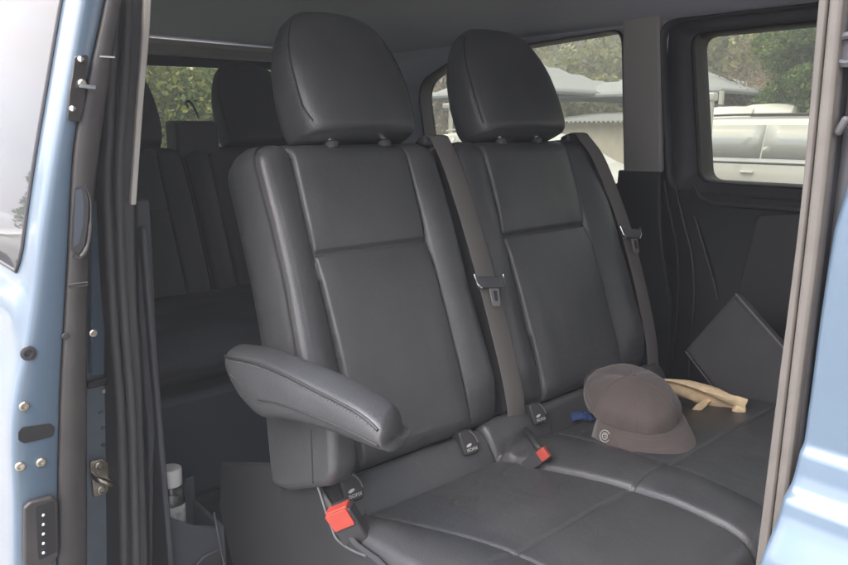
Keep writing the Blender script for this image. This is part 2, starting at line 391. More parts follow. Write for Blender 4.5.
# near side behind the opening: rear quarter (its outside is hidden by the open door) -----------
hole4 = roundpoly([Vector((1.62, .84)), Vector((2.9, .84)), Vector((2.85, 1.24)), Vector((1.66, 1.24))], .07)
plate_with_hole(hole4, ((1.36, -.30), (3.12, 1.37)), lambda u, v: Vector((.02 - .02 * max(0, .8 - v), u, v)), 'near_rear_quarter', BLUE, van, .02)
mk('near_quarter_pane', [Vector((.02, p[0], p[1])) for p in hole4], [tuple(range(len(hole4)))], DGLASS, van, smooth=0)
MB().prism([(.075, 1.34, 0), (.075, 3.08, 0), (.075, 3.08, .82), (.075, 1.34, .82)], (.012, 0, 0)).build('near_inner_trim', DKPLAST, van, bev=.004)

# C pillar jamb: swept strips following the pillar's lean ---------------------
def strip(name, L_, R_, plane, m, parent, depth=.05, n=8, dv=(0, 1, 0), **k):
    """a bar whose face runs between two edges measured in the photo on a plane; depth goes to the rear"""
    A = spline([at(x, y, **plane(x, y)) for x, y in L_], n); B = spline([at(x, y, **plane(x, y)) for x, y in R_], n)
    b = MB(); rings = []
    for p, q in zip(A, B): rings.append([p, q, q + Vector(dv) * depth, p + Vector(dv) * depth])
    b.loft(rings); return b.build(name, m, parent, **k)
cp = thing('dummy', 'x', 'x'); bpy.data.objects.remove(cp)
Y13 = lambda x, y: dict(Y=1.34)
strip('rear_pillar_jamb', [(84, -60), (84, 130), (84, 255), (84, 380), (84, 640)], [(124, -60), (124, 130), (124, 255), (128, 380), (132, 640)], Y13, BLUEDUST, van, depth=.12, bev=.004)
Y12 = lambda x, y: dict(Y=1.318)
strip('jamb_cover', [(91, 200), (91, 250), (91, 300), (91, 375)], [(112, 200), (108, 250), (106, 300), (105, 375)], Y12, BLUE, van, depth=.02, bev=.003)
# rubber weatherstrip: two ribs
def seal(name, pts, rad, m, plane):
    MB().tube(spline([at(x, y, **plane) for x, y in pts], 8), rad, 12).build(name, m, van)
strip('rear_pillar_trim', [(119, -60), (114, 60), (109, 130), (107, 180), (112, 300), (119, 380), (121, 565), (121, 640)],
      [(151, -60), (147, 60), (141, 130), (136, 205), (138, 300), (143, 380), (149, 565), (150, 640)], lambda x, y: dict(Y=1.26), MIDPLAST, van, depth=.10, bev=.006)
wsA = [(117, -60), (113, 60), (109, 130), (107, 180), (110, 260), (115, 340), (121, 420), (124, 565), (124, 640)]
wsB = [(129, -60), (126, 60), (121, 130), (119, 180), (121, 260), (126, 340), (132, 420), (136, 565), (137, 640)]
seal('weather_seal', wsA, .0085, MIDPLAST, dict(Y=1.255))
seal('weather_seal', wsB, .0080, MIDPLAST, dict(Y=1.245))
strip('pillar_cover', [(146, -60), (143, 30), (138, 100), (131, 205)], [(154, -60), (150, 30), (144, 100), (136.5, 205)], lambda x, y: dict(Y=1.24), CREAM, van, depth=.012, bev=.002)
# inner dark trim just inside the pillar, down to the floor, with the bottle bin
strip('inner_pillar_trim', [(137, 200), (139, 300), (144, 380), (149, 470), (150, 640)], [(150, 200), (155, 300), (158, 380), (154, 470), (153, 640)], lambda x, y: dict(Y=1.36), DKPLAST, van, depth=.05, bev=.01)

# striker on the jamb
Ps = at(100, 476, Y=1.335)
stk = MB().prism([Vector((p[0], 1.334, p[1])) for p in roundpoly([(Ps.x - .017, Ps.z - .036), (Ps.x + .006, Ps.z - .036), (Ps.x + .020, Ps.z - .014), (Ps.x + .020, Ps.z + .014), (Ps.x + .006, Ps.z + .036), (Ps.x - .017, Ps.z + .036)], .006, 3)], (0, -.006, 0)).build('door_striker', STEEL, van, bev=.0015)
MB().tube(spline([Ps + Vector((-.013, -.004, .010)), Ps + Vector((-.013, -.03, .010)), Ps + Vector((-.004, -.036, .005)), Ps + Vector((.006, -.036, -.002)), Ps + Vector((.012, -.03, -.008)), Ps + Vector((.012, -.004, -.010))], 6), .0055, 10).build('striker_loop', STEEL, stk)
for s in (-1, 1):
    c = Ps + Vector((-.002, -.008, s * .024))
    MB().lathe([(.0085, 0), (.0085, .003), (.007, .004), (.005, .004), (.004, .001)], c, (0, -1, 0), 20).build('striker_screw', STEEL, stk)
for x, y in ((101, 413), (103, 428), (103, 445), (104, 391)):
    MB().lathe([(.004, 0), (.004, .001), (.003, .002)], at(x, y, Y=1.338), (0, -1, 0), 14).build('jamb_plug', BLUE if y > 395 else CREAM, van)
MB().box(at(97, 383, Y=1.33), (.035, .012, .014)).build('jamb_cover_shade', RUBBER, van, bev=.003)  # dark bar painting in the shadow below the jamb cover

# B pillar: taupe trim, seal, then the front door outside -----------------------
strip('front_pillar_trim', [(827, -80), (818, 0), (800, 205), (775, 405), (755, 565), (744, 650)], [(836, -80), (828, 0), (808, 205), (785, 405), (766, 565), (756, 650)], lambda x, y: dict(X=.004), SEALT, van, depth=.014, dv=(1, 0, 0), bev=.0012)
strip('front_pillar_trim', [(836, -80), (828.6, 0), (808.6, 205), (785.6, 405), (766.6, 565), (756.6, 650)], [(853, -80), (842, 0), (822, 205), (797, 405), (779, 565), (769, 650)], lambda x, y: dict(X=-.001), SEALT, van, depth=.016, dv=(1, 0, 0), bev=.0018)
strip('front_pillar_seal', [(852, -80), (841, 0), (820, 205), (796, 405), (777, 565), (767, 650)], [(862, -80), (849, 0), (829, 205), (806, 405), (790, 565), (780, 650)], lambda x, y: dict(X=.006), RUBBER, van, depth=.02, dv=(1, 0, 0), bev=.002)
# pillar carcass behind the trim (inside)
MB().prism([(.012, .148, -.05), (.012, .06, -.05), (.07, .06, -.05), (.07, .130, -.05)], (0, 0, 1.45)).build('front_pillar', DKPLAST, van, bev=.006)
# front door skin: profile X(z) swept along Y to the front
def xprof(z):
    return interp(z, [-.32, -.2, .2, .5, .62, .72, .775, .790, .7955, .803, .8085, .815, .826, .8305, .86, .93, .985, 1.0],
                  [-.02, -.045, -.072, -.075, -.068, -.052, -.0340, -.0245, -.0215, -.0195, -.0115, -.0085, -.0060, -.0015, .0000, .0015, .0045, .007])
zs = sorted(set(list(np.linspace(-.32, .76, 40)) + list(np.linspace(.76, .99, 130))))
ysk = [None] + list(np.linspace(.11, -1.2, 40))
V = []; F = []
edge = lambda z: interp(z, [.70, .753, .79, .83, .90, .948, .975, .99], [.1480, .1475, .1445, .1435, .1435, .1425, .1385, .134])
prof = []
for z in zs:
    e = edge(z); x = xprof(z); row = []
    for k, (dy, dx) in enumerate(((.0, .016), (0, .006), (-.0012, .0022), (-.0035, .0004), (-.008, 0), (-.02, 0))): row.append(Vector((x + dx, e + dy, z)))
    for y in np.linspace(e - .04, -1.2, 30): row.append(Vector((x, y, z)))
    prof.append(row)
n = len(prof[0])
for r_ in prof: V += r_
for j in range(len(prof) - 1):
    for i in range(n - 1): a = j * n + i; F.append((a, a + 1, a + n + 1, a + n))
fdoor = mk('front_door', V, F, BLUE, van, smooth=50)
# black window surround at the top of the door, with a latch recess
pl = [Vector((.001, .1495, 1.40)), Vector((.001, .1465, .99)), Vector((.001, .142, .975)), Vector((.001, .07, .985)), Vector((.001, .07, 1.40))]
ws_ = MB().prism([Vector((.0065, p.y - .006, p.z)) for p in pl], (.012, 0, 0)).build('window_surround', BLK, fdoor, bev=.003)
c = at(847, 50, X=.0065)
MB().lathe([(.0085, 0), (.0085, .003), (.0065, .004), (.0052, .003), (.0052, .0005)], c + Vector((.0, -.001, 0)), (-1, 0, 0), 24).build('latch_ring', DKPLAST, fdoor)
MB().box(at(842, 126, X=.004), (.004, .004, .010), Matrix.Rotation(R(25), 3, 'X')).build('surround_glint', MIDPLAST, fdoor, bev=.0015)  # paler chip standing in for a highlight on the window surround
mk('pane', [(.016, .07, .98), (.016, -1.15, .98), (.06, -.75, 1.36), (.06, .07, 1.36)], [(0, 1, 2, 3)], DGLASS, fdoor, smooth=0)
# windscreen and nose, ahead of the picture
mk('windscreen', [(.05, -1.5, .85), (1.63, -1.5, .85), (1.58, -.85, 1.38), (.10, -.85, 1.38)], [(0, 1, 2, 3)], GLASS, van, smooth=0)
MB().box((.84, -1.35, .40), (1.55, .3, .8)).build('dashboard', DKPLAST, van, bev=.04, seg=3)

# open near sliding door, standing outside the rear quarter ------------------------
YD = 1.10
def QD(x, y): p = at(x, y, Y=YD); return p
outer = [(92, -60), (80, 0), (66, 80), (52, 160), (40, 240), (35, 290), (28, 340), (15, 400), (12, 440), (15, 500), (15, 565), (15, 650)]
oz = [QD(*q).z for q in outer]; ox = [QD(*q).x for q in outer]
inner = [(116, -60), (105, 0), (92, 60), (75, 130), (71, 180), (68, 250), (64, 320), (60, 390), (58, 470), (57, 565), (57, 650)]
iz = [QD(*q).z for q in inner]; ix = [QD(*q).x for q in inner]
trim = [(135, -60), (126, 0), (115, 60), (105, 130), (98, 190), (92, 250), (90, 320), (90, 390), (90, 470), (90, 565), (90, 650)]
tz_ = [QD(*q).z for q in trim]; tx = [QD(*q).x for q in trim]
XO = lambda z: interp(-z, [-v for v in oz], ox); XI = lambda z: interp(-z, [-v for v in iz], ix); XT = lambda z: interp(-z, [-v for v in tz_], tx)
ztop, zbot = min(oz[0], 1.27), -.28
# smooth the measured outline
zz = np.linspace(zbot, ztop, 90)
def sm(f):
    v = np.array([f(z) for z in zz]); k = np.ones(5) / 5
    vp = np.pad(v, 2, mode='edge'); return np.convolve(vp, k, 'valid')
vo, vi, vt = sm(XO), sm(XI), sm(XT)
gz0 = at(24, 268, X=-.15).z                       # bottom edge of the door glass
V = []; F = []
prof = []
for z, x0, x1 in zip(zz, vo, vi):
    row = [Vector((x1, YD + .004, z)), Vector((x1 - .004, YD, z)), Vector((x0 + .008, YD, z)), Vector((x0 + .003, YD + .001, z)), Vector((x0, YD + .005, z)), Vector((x0 - .001, YD + .012, z))]
    bulge = .010 * math.exp(-((z - .735) / .03) ** 2) * 1
    for y in list(np.linspace(YD + .03, YD + .12, 8)) + list(np.linspace(YD + .16, YD + 1.15, 18)):
        row.append(Vector((x0 - .002 - bulge * smooth01((y - YD - .01) / .05), y, z)))
    prof.append(row)
n = len(prof[0])
for r_ in prof: V += r_
for j in range(len(prof) - 1):
    for i in range(n - 1): a = j * n + i; F.append((a, a + 1, a + n + 1, a + n))
sdoor = mk('sliding_door', V, F, BLUE, van, smooth=60)
# glass: a dark pane set 2 mm proud of the skin, with a rubber edge
gp = []
gr = roundpoly([(YD + .075, gz0), (YD + 1.05, gz0 + .01), (YD + 1.0, 1.25), (YD + .085, 1.25)], [.05, .06, .06, .02], 5)
def xo_at(z): return float(np.interp(z, zz, vo))
ncol, nrow = 14, 24
V = []; F = []
for j in range(nrow + 1):
    z = gz0 + (1.25 - gz0) * j / nrow
    y0 = YD + .075 + .01 * j / nrow + max(0, .05 - (z - gz0)) ** 2 * 9
    for i in range(ncol + 1):
        y = y0 + (YD + 1.03 - y0) * i / ncol; V.append(Vector((xo_at(z) - .0045, y, z)))
for j in range(nrow):
    for i in range(ncol): a = j * (ncol + 1) + i; F.append((a, a + 1, a + ncol + 2, a + ncol + 1))
DWIN = mat('privacy_glass', (.02, .02, .022), .02, spec=.42)
dw = mk('door_window', V, F, DWIN, sdoor, smooth=60)
bd = [V[j * (ncol + 1)] for j in range(nrow, -1, -1)] + [V[i] for i in range(1, ncol + 1)]
MB().tube([p + Vector((.001, -.001, 0)) for p in bd], .0032, 8).build('window_seal', RUBBER, dw)
# inner trim block of the door (dark), face a little behind the metal edge
V = []; F = []; prof = []
for z, x1, x2 in zip(zz, vi, vt):
    prof.append([Vector((x1 + .0005, YD + .016, z)), Vector((x1 + .002, YD + .002, z)), Vector((x1 + .006, YD - .001, z)), Vector((x2 - .008, YD - .001, z)), Vector((x2 - .003, YD + .004, z)), Vector((x2, YD + .015, z)), Vector((x2 + .004, YD + .25, z)), Vector((x2 + .004, YD + 1.1, z))])
n = len(prof[0])
for r_ in prof: V += r_
for j in range(len(prof) - 1):
    for i in range(n - 1): a = j * n + i; F.append((a, a + 1, a + n + 1, a + n))
dtrim = mk('door_lining', V, F, DOORTRIM, sdoor, smooth=60)
MB().box(QD(78, 283) + Vector((0, -.0015, 0)), (.026, .003, .0016)).build('lining_joint', SEALT, dtrim)
MB().box(QD(78, 286) + Vector((0, -.0012, 0)), (.026, .003, .003)).build('lining_joint', RUBBER, dtrim)
MB().box(QD(107, 57) + Vector((0, -.0015, 0)), (.020, .003, .002)).build('lining_joint', PILLAR, dtrim)
# pull handle: dark cup with a paler rolled lip along its inner and lower side
hp = [QD(*q) for q in ((74, 187), (84, 185), (88, 200), (87, 225), (84, 245), (77, 255), (70, 250), (71, 220))]
hh = MB().prism([p + Vector((0, -.0012, 0)) for p in [Vector((q[0], YD - .001, q[1])) for q in roundpoly([(p.x, p.z) for p in hp], .004, 3)]], (0, -.0012, 0)).build('pull_handle', RUBBER, dtrim, bev=.0004)
MB().tube(spline([p + Vector((0, -.003, 0)) for p in [QD(*q) for q in ((85, 186), (90, 200), (90, 225), (87, 246), (80, 257), (73, 254))]], 6), [.0015] * 12 + [.003] * 7 + [.0045] * 7 + [.004] * 5, 10).build('handle_lip', DOORTRIM, hh)
MB().prism([Vector((p.x, YD - .0032, p.z)) for p in [QD(*q) for q in ((75, 190), (81, 189), (83, 205), (82, 225), (78, 243), (73, 247))]], (0, -.0006, 0)).build('handle_insert', HANDLEIN, hh)
# upper bracket with two bolts and a pin
bk = MB().prism([Vector((p[0], YD - .002, p[1])) for p in roundpoly([(q.x, q.z) for q in [QD(73, 57), QD(87, 54), QD(84, 80), QD(84, 100), QD(79, 122), QD(66, 120), QD(68, 92), QD(71, 75)]], .004, 3)], (0, -.005, 0)).build('guide_bracket', BLK, sdoor, bev=.0015)
for x, y in ((79, 60), (71, 109)):
    MB().lathe([(.0045, 0), (.0045, .003), (.003, .005), (.001, .0055)], QD(x, y) + Vector((0, -.007, 0)), (0, -1, 0), 16).build('bracket_bolt', CHROME, bk)
MB().tube([QD(76, 86) + Vector((0, -.012, 0)), QD(92, 88) + Vector((0, -.014, 0))], .0032, 12).build('guide_pin', CHROME, bk)
MB().lathe([(.006, 0), (.006, .006), (.004, .008)], QD(80, 84) + Vector((0, -.006, 0)), (0, -1, 0), 16).build('guide_pin_collar', STEEL, bk)
# edge details: rubber plug, screws, slot, contact plate
def disc(name, x, y, r, m, parent, depth=.003, hole=None):
    p = [(r, 0), (r, depth), (r * .8, depth + .0012)]
    if hole: p += [(r * .5, depth + .0012), (r * .42, .001)]
    return MB().lathe(p, QD(x, y), (0, -1, 0), 22).build(name, m, parent)
disc('rubber_plug', 28, 353, .0105, RUBBER, sdoor, hole=True)
disc('rubber_plug', 65, 336, .0050, RUBBER, sdoor)
disc('lining_clip', 93, 333, .0055, STEEL, sdoor)
for x, y in ((24, 406), (20, 466), (41, 462)): disc('edge_screw', x, y, .0068, STEEL, sdoor, hole=True)
sl = [QD(18, 432), QD(22, 427), QD(50, 423), QD(55, 427), QD(53, 436), QD(24, 443), QD(18, 440)]
so_ = MB().prism([Vector((p[0], YD - .0005, p[1])) for p in roundpoly([(q.x, q.z) for q in sl], .006, 4)], (0, -.0016, 0)).build('edge_slot', HOLE_SHADE, sdoor, bev=.0005)
cpz = [QD(22, 505), QD(28, 499), QD(50, 493), QD(56, 499), QD(57, 552), QD(50, 561), QD(27, 566), QD(22, 560)]
cb = MB().prism([Vector((p[0], YD - .0005, p[1])) for p in roundpoly([(q.x, q.z) for q in cpz], .006, 4)], (0, -.012, 0)).build('contact_plate', DOORTRIM, sdoor, bev=.003, seg=3)
cpz2 = [QD(33, 503), QD(52, 497), QD(54, 548), QD(36, 557)]
MB().prism([Vector((p[0], YD - .012, p[1])) for p in roundpoly([(q.x, q.z) for q in cpz2], .004, 3)], (0, -.0015, 0)).build('contact_well', HOLE_SHADE, cb, bev=.0005)
for k in range(5): MB().lathe([(.0028, 0), (.0028, .003), (.0012, .0045)], QD(41, 511 + k * 9.3) + Vector((0, -.013, 0)), (0, -1, 0), 12).build('contact_pin', CHROME, cb)

# ================================================================== SEATS
AL = R(21)
UB = Vector((0, math.sin(AL), math.cos(AL))); NB = Vector((0, -math.cos(AL), math.sin(AL)))
OB = Vector((0, .966, .402)); LB = .612
def bp(x, t, f=0): return Vector((x, OB.y, OB.z)) + UB * t + NB * f
def seatback(parent, x0, x1, xl, xr, flare, seam_t, m, name='backrest', depth=.125):
    na, nb = (190, 190) if m is LEATHER else (80, 110)
    tcl = [0] + list(np.linspace(.002, LB - .05, nb - 30)) + list(LB - .05 * (1 - np.sin(np.linspace(0.03, math.pi / 2, 29))))
    nb = len(tcl)
    def ext(t):
        a = x0 - flare * smooth01((.40 - t) / .40); b = x1 + flare * .5 * smooth01((.3 - t) / .3); r = .045
        if t > LB - r: s = r - math.sqrt(max(0, r * r - (t - (LB - r)) ** 2)); a += s; b -= s
        return a, b
    def f(x, t, a, b):
        de = min(x - a, b - x); out = 0
        Rr = .020
        if de < Rr: out -= Rr * (1 - math.sqrt(max(0, 1 - (1 - de / Rr) ** 2))) * .8
        dt = LB - t
        if dt < .04: out -= .04 * (1 - math.sqrt(max(0, 1 - (1 - dt / .04) ** 2))) * .9
        if t < .035: out -= .035 * (1 - math.sqrt(max(0, 1 - (1 - t / .035) ** 2))) * .8
        # bolsters and insert
        if x < xl: u = (xl - x) / max(.01, xl - a); out += .024 * math.sin(min(1, u * 1.25) * math.pi * .62) * smooth01(t / .1) * (1 - .45 * smooth01((t - .42) / .2))
        elif x > xr: u = (x - xr) / max(.01, b - xr); out += .024 * math.sin(min(1, u * 1.25) * math.pi * .62) * smooth01(t / .1) * (1 - .45 * smooth01((t - .42) / .2))
        else:
            u = (x - xl) / (xr - xl); pe = min(1, min(u, 1 - u) / .16); out += .006 * (1 - (1 - pe) ** 2)
            ts = abs(t - seam_t); out -= .0075 * math.exp(-(ts / .0042) ** 2) * smooth01(min(u, 1 - u) / .02)
            out += .005 * (1 - math.exp(-(ts / .035) ** 2))
            if t < seam_t: out += .006 * math.sin(math.pi * min(1, t / seam_t))
        for s in (xl, xr): out -= .0062 * math.exp(-((x - s) / .0034) ** 2) * smooth01(t / .02) * smooth01((LB - t) / .03)
        q = noise.noise(Vector((x * 7, t * 6, 1.7))) * .0022 + noise.noise(Vector((x * 22, t * 15, 5.1))) * .0009
        wr = (1 - abs(noise.noise(Vector((x * 9 + 2, t * 34, 8.8))))) ** 9 * smooth01((.16 - t) / .15) * .0008 + (1 - abs(noise.noise(Vector((x * 26, t * 14, 2.8))))) ** 14 * .00018
        return out + q - wr
    V = []; F = []; border_l, border_r, top = [], [], []
    # columns concentrated about the seams
    for t in tcl:
        a, b = ext(t)
        for i in range(na + 1):
            u = i / na; x = a + (b - a) * (u + .045 * math.sin(4 * math.pi * u) * 0 )
            V.append(bp(x, t, f(x, t, a, b)))
    W = na + 1
    for j in range(nb - 1):
        for i in range(na): q = j * W + i; F.append((q, q + 1, q + W + 1, q + W))
    ring = [j * W for j in range(nb)] + [(nb - 1) * W + i for i in range(1, W)] + [j * W + na for j in range(nb - 2, -1, -1)]
    # skirt: side panel bulging beyond the seam, then the back
    base = [V[k].copy() for k in ring]; outn = []
    for k in range(len(base)):
        p, q = base[max(0, k - 3)], base[min(len(base) - 1, k + 3)]
        tt = (q - p); tt -= NB * tt.dot(NB)
        nn = NB.cross(tt).normalized(); outn.append(nn)
    cen = bp((x0 + x1) / 2, LB * .5)
    if outn[5].dot(base[5] - cen) < 0: outn = [-v for v in outn]
    prev = ring
    for d, o in ((.004, .0015), (.010, .005), (.025, .010), (.05, .014), (.08, .014), (.105, .009), (.118, .0), (depth, -.02)):
        st = len(V)
        for p, nn in zip(base, outn):
            fl = (p - OB).dot(NB); V.append(p + nn * o - NB * (d + fl * min(1, d / .1)))
        cur = list(range(st, len(V)))
        for k in range(len(cur) - 1): F.append((prev[k], prev[k + 1], cur[k + 1], cur[k]))
        prev = cur
    F.append(tuple(prev))
    o = mk(name, V, F, m, parent, smooth=60)
    pipe = [p + nn * .0016 - NB * .0035 for p, nn in zip(base, outn)]
    MB().tube(pipe[2:-2:2], .0026, 6).build('piping', PIPE, o)
    if m is LEATHER: stitches([p - nn * .0075 + NB * .0075 for p, nn in list(zip(base, outn))[3:-3]], o, Vector((0, 0, 0)))
    return o
def headrest(parent, xc, m, hb=.155, t0=.655, t1=.885, dep=.125, name='headrest', off=.055, posts=True):
    rows = 40; n = 72; rings = []
    for j in range(rows + 1):
        v = j / rows; t = t0 + (t1 - t0) * v
        hw = hb * interp(v, [0, .1, .3, .55, .70, .80, .88, .94, .98, 1], [.93, .98, 1, .97, .90, .82, .73, .63, .54, .47])
        fr = off - .045 * v ** 2 ; bk = off - dep + .035 * v ** 2
        e = 1
        if v > .86: e = math.sqrt(max(0.0, 1 - ((v - .86) / .14) ** 2)) * .999 + .001
        lo = 1
        if v < .07: lo = .82 + .18 * math.sqrt(max(0, 1 - (1 - v / .07) ** 2))
        mid = (fr + bk) / 2; hd = (fr - bk) / 2 * (.25 + .75 * e) * lo; hw2 = hw * (.80 + .20 * e) * (.90 + .10 * lo)
        r = []
        for k in range(n):
            a = 2 * math.pi * k / n; ca, sa = math.cos(a), math.sin(a); p = 5.0
            s_ = (abs(ca) ** p + abs(sa) ** p) ** (-1 / p)
            lx, ld = ca * s_, sa * s_
            wid = hw2 * (1.0 if ld > 0 else 1.0) * (1 - .10 * (1 - ld) / 2 * 0) 
            wid *= 1 + .13 * (1 - ld) / 2                   # wider at the back than on the face: visible side cheeks
            x = lx * wid
            dd = ld * hd - (.008 * (lx ** 2) if ld > 0 else 0)
            q = noise.noise(Vector((x * 9 + xc * 5, t * 9, ld))) * .0025
            r.append(bp(xc + x, t - (.012 * (1 - lx * lx) if False else 0), mid + dd + q))
        rings.append(r)
    b = MB(); b.loft(rings); o = b.build(name, m, parent, smooth=70)
    # seams up both face edges
    for s in (-1, 1):
        pts = []
        for j in range(2, rows - 3):
            r = rings[j]; best = max(range(n), key=lambda k: ((r[k] - r[0]).dot(NB) * .85 + s * (r[k].x - xc) * 1.05)); pts.append(r[best] + Vector((s * .0006, 0, 0)))
        P = [sum(pts[max(0, i - 2):i + 3], Vector()) / len(pts[max(0, i - 2):i + 3]) for i in range(len(pts))]
        MB().tube(P, .0018, 6).build('piping', PIPE, o)
        if m is LEATHER and s < 0: stitches([p + Vector((-.0045, 0, 0)) - NB * .0012 for p in P], o, Vector((0, 0, 0)))
    if posts:
        for s in (-.065, .065):
            MB().tube([bp(xc + s, t0 + .02, off - dep * .5), bp(xc + s, LB - .05, off - dep * .5)], .006, 12).build('headrest_post', CHROME, o)
            MB().lathe([(.014, 0), (.014, .012), (.010, .015)], bp(xc + s, LB - .012, off - dep * .5), UB, 18).build('post_collar', DKPLAST, o)
    return o

def stitches(path, parent, off, r=.0009, ln=.0042, gap=.0075):
    P = [Vector(p) for p in path]; b = MB(); acc = 0; nxt = gap
    for i in range(len(P) - 1):
        sl = (P[i + 1] - P[i]).length
        while acc + sl >= nxt:
            q = P[i].lerp(P[i + 1], (nxt - acc) / sl); t = (P[i + 1] - P[i]).normalized(); b.tube([q - t * ln / 2 + off, q + t * ln / 2 + off], r, 4); nxt += gap
        acc += sl
    return b.build('stitching', STITCH, parent) if b.V else None
bench = thing('bench_seat', 'black leather double bench seat in the middle row, holding the cap', 'seat', (.7, .8, 0))
seatback(bench, .226, .645, .298, .570, .020, .398, LEATHER)
seatback(bench, .712, 1.204, .798, 1.098, .004, .385, LEATHER)
headrest(bench, .463, LEATHER, hb=.134, t0=.620)
headrest(bench, .940, LEATHER, hb=.150, t0=.620, t1=.893)

# ---- cushions: height fields with seams, roll at the back, front rolling down
def ridge(y): return interp(y, [.40, .49, .64, .78, .93, 1.0], [.675, .668, .655, .628, .600, .590])
def zc(y):      # long profile of the seat surface
    return interp(y, [.40, .44, .48, .52, .58, .65, .75, .85, .90, .925], [.325, .350, .364, .370, .374, .374, .367, .355, .348, .344])
def cushion(parent, xa, xb, zoff, seams, cross, roll, lump=None, name='cushion'):
    na, nb = 200, 210; V = []; F = []
    ysr = np.linspace(.425, 1.0, nb)
    for y in ysr:
        a, b = xa(y), xb(y)
        for i in range(na + 1):
            u = i / na; x = a + (b - a) * u
            z = zc(y) + zoff
            if roll and y > .925: z = zc(.925) + zoff + roll * math.sin(min(1, (y - .925) / .045) * math.pi / 2) - .02 * smooth01((y - .97) / .03)
            de = min(x - a, b - x); Rr = .013
            if de < Rr: z -= Rr * (1 - math.sqrt(max(0, 1 - (1 - de / Rr) ** 2))) * .85
            df = y - .425
            if df < .035: z -= .035 * (1 - math.sqrt(max(0, 1 - (1 - df / .035) ** 2)))
            for s in seams:
                sx = s(y)
                z -= .0042 * math.exp(-((x - sx) / .0034) ** 2) * (1 if y < .93 else 0)
            if cross:
                inn = 1.0
                z -= .0040 * math.exp(-((y - cross(x)) / .0034) ** 2) * inn
                z += .0018 * min(1, abs(y - cross(x)) / .05)
            z -= .0055 * math.exp(-((y - .922) / .004) ** 2)
            if seams:
                sx = seams[0](y)
                if x < sx: z += .012 * math.sin(math.pi * min(1, (sx - x) / max(.02, sx - a))) * smooth01((.95 - y) / .05)
                if len(seams) > 1 and x > seams[1](y): z += .010 * math.sin(math.pi * min(1, (x - seams[1](y)) / max(.02, b - seams[1](y)))) * smooth01((.95 - y) / .05)
            if lump: z += lump(x, y)
            z += noise.noise(Vector((x * 8, y * 8, 4.4))) * .0028 + noise.noise(Vector((x * 24 + 3, y * 18, .3))) * .0010
            z -= (1 - abs(noise.noise(Vector((x * 11, y * 24, 6.6))))) ** 12 * .0009 * (.10 + smooth01((y - .74) / .15)) + (1 - abs(noise.noise(Vector((x * 30, y * 18, 1.6))))) ** 14 * .00022
            V.append(Vector((x, y, z)))
    W = na + 1
    for j in range(nb - 1):
        for i in range(na): q = j * W + i; F.append((q, q + 1, q + W + 1, q + W))
    ring = [j * W for j in range(nb - 1, -1, -1)] + [i for i in range(1, W)] + [j * W + na for j in range(1, nb)]
    base = [V[k].copy() for k in ring]; prev = ring
    c = Vector(((xa(.7) + xb(.7)) / 2, .75, 0))
    for dz, o in ((.006, .002), (.02, .005), (.05, .006), (.09, -.004), (.12, -.03)):
        st = len(V)
        for k, p in enumerate(base):
            q0, q1 = base[max(0, k - 2)], base[min(len(base) - 1, k + 2)]; t = q1 - q0; nn = Vector((t.y, -t.x, 0)).normalized()
            if nn.dot(Vector((p.x, p.y, 0)) - c) < 0: nn = -nn
            V.append(Vector((p.x, p.y, p.z - dz)) + nn * o)
        cur = list(range(st, len(V)))
        for k in range(len(cur) - 1): F.append((prev[k], prev[k + 1], cur[k + 1], cur[k]))
        prev = cur
    return mk(name, V, F, LEATHER, parent, smooth=60)
crs = lambda x: .648
cushion(bench, lambda y: .212, lambda y: ridge(y) - .001, 0, [lambda y: interp(y, [.42, .65, .92], [.37, .345, .275])], crs, .052, name='seat_cushion')
def lump(x, y):
    a = .016 * math.exp(-((x - ridge(y) - .06) / .06) ** 2 - ((y - .93) / .07) ** 2)
    a += .0030 * math.sin((y - .3 * x) * 150) * math.exp(-((x - ridge(y) - .03) / .03) ** 2 - ((y - .90) / .045) ** 2)
    return a
cushion(bench, lambda y: ridge(y) + .001, lambda y: 1.25, .004, [lambda y: interp(y, [.42, .65, .92], [.80, .80, .80]) - .02], crs, .050, lump, name='seat_cushion')
# plinth under the cushions
MB().box((.70, .74, .18), (.94, .46, .14)).build('seat_frame', DKPLAST, bench, bev=.02)
for x in (.32, 1.1): MB().box((x, .76, .06), (.06, .44, .12)).build('seat_rail', DKPLAST, bench, bev=.008)

# ---- lower side: leather flank below the armrest, plastic shield with a bright edge
FX = .176
fl = [at(262, 404, X=FX), at(330, 408, X=FX), at(333, 476, X=FX), at(326, 488, X=FX), at(286, 492, X=FX), at(270, 486, X=FX)]
MB().prism(fl, (.05, 0, 0)).build('flank_pad', LEATHER, bench, bev=.014, seg=4)
ft = [at(311, 430, X=FX - .0005), at(313, 483, X=FX - .0005)]
MB().tube(ft, .0016, 6).build('piping', PIPE, bench)
sh = [(1.34, .315), (1.09, .402), (.975, .415), (.93, .390), (.895, .365), (.855, .352), (.80, .352), (.70, .33), (.52, .29), (.50, .06), (1.30, .05), (1.36, .2)]
shd = MB().prism([Vector((.198, y, z)) for y, z in sh], (.012, 0, 0)).build('side_shield', SHIELD, bench, bev=.006)
sp = [at(x, y, X=.196) for x, y in ((317, 484), (321, 496), (326, 512), (332, 528), (336, 538), (345, 546), (356, 552), (366, 556))]
MB().tube(spline(sp, 5), .0019, 8).build('shield_edge', SILVER, shd)

MB().tube([at(214, 512, X=.17), at(219, 540, X=.17), at(227, 580, X=.17)], .0022, 8).build('release_cable', MIDPLAST, bench)
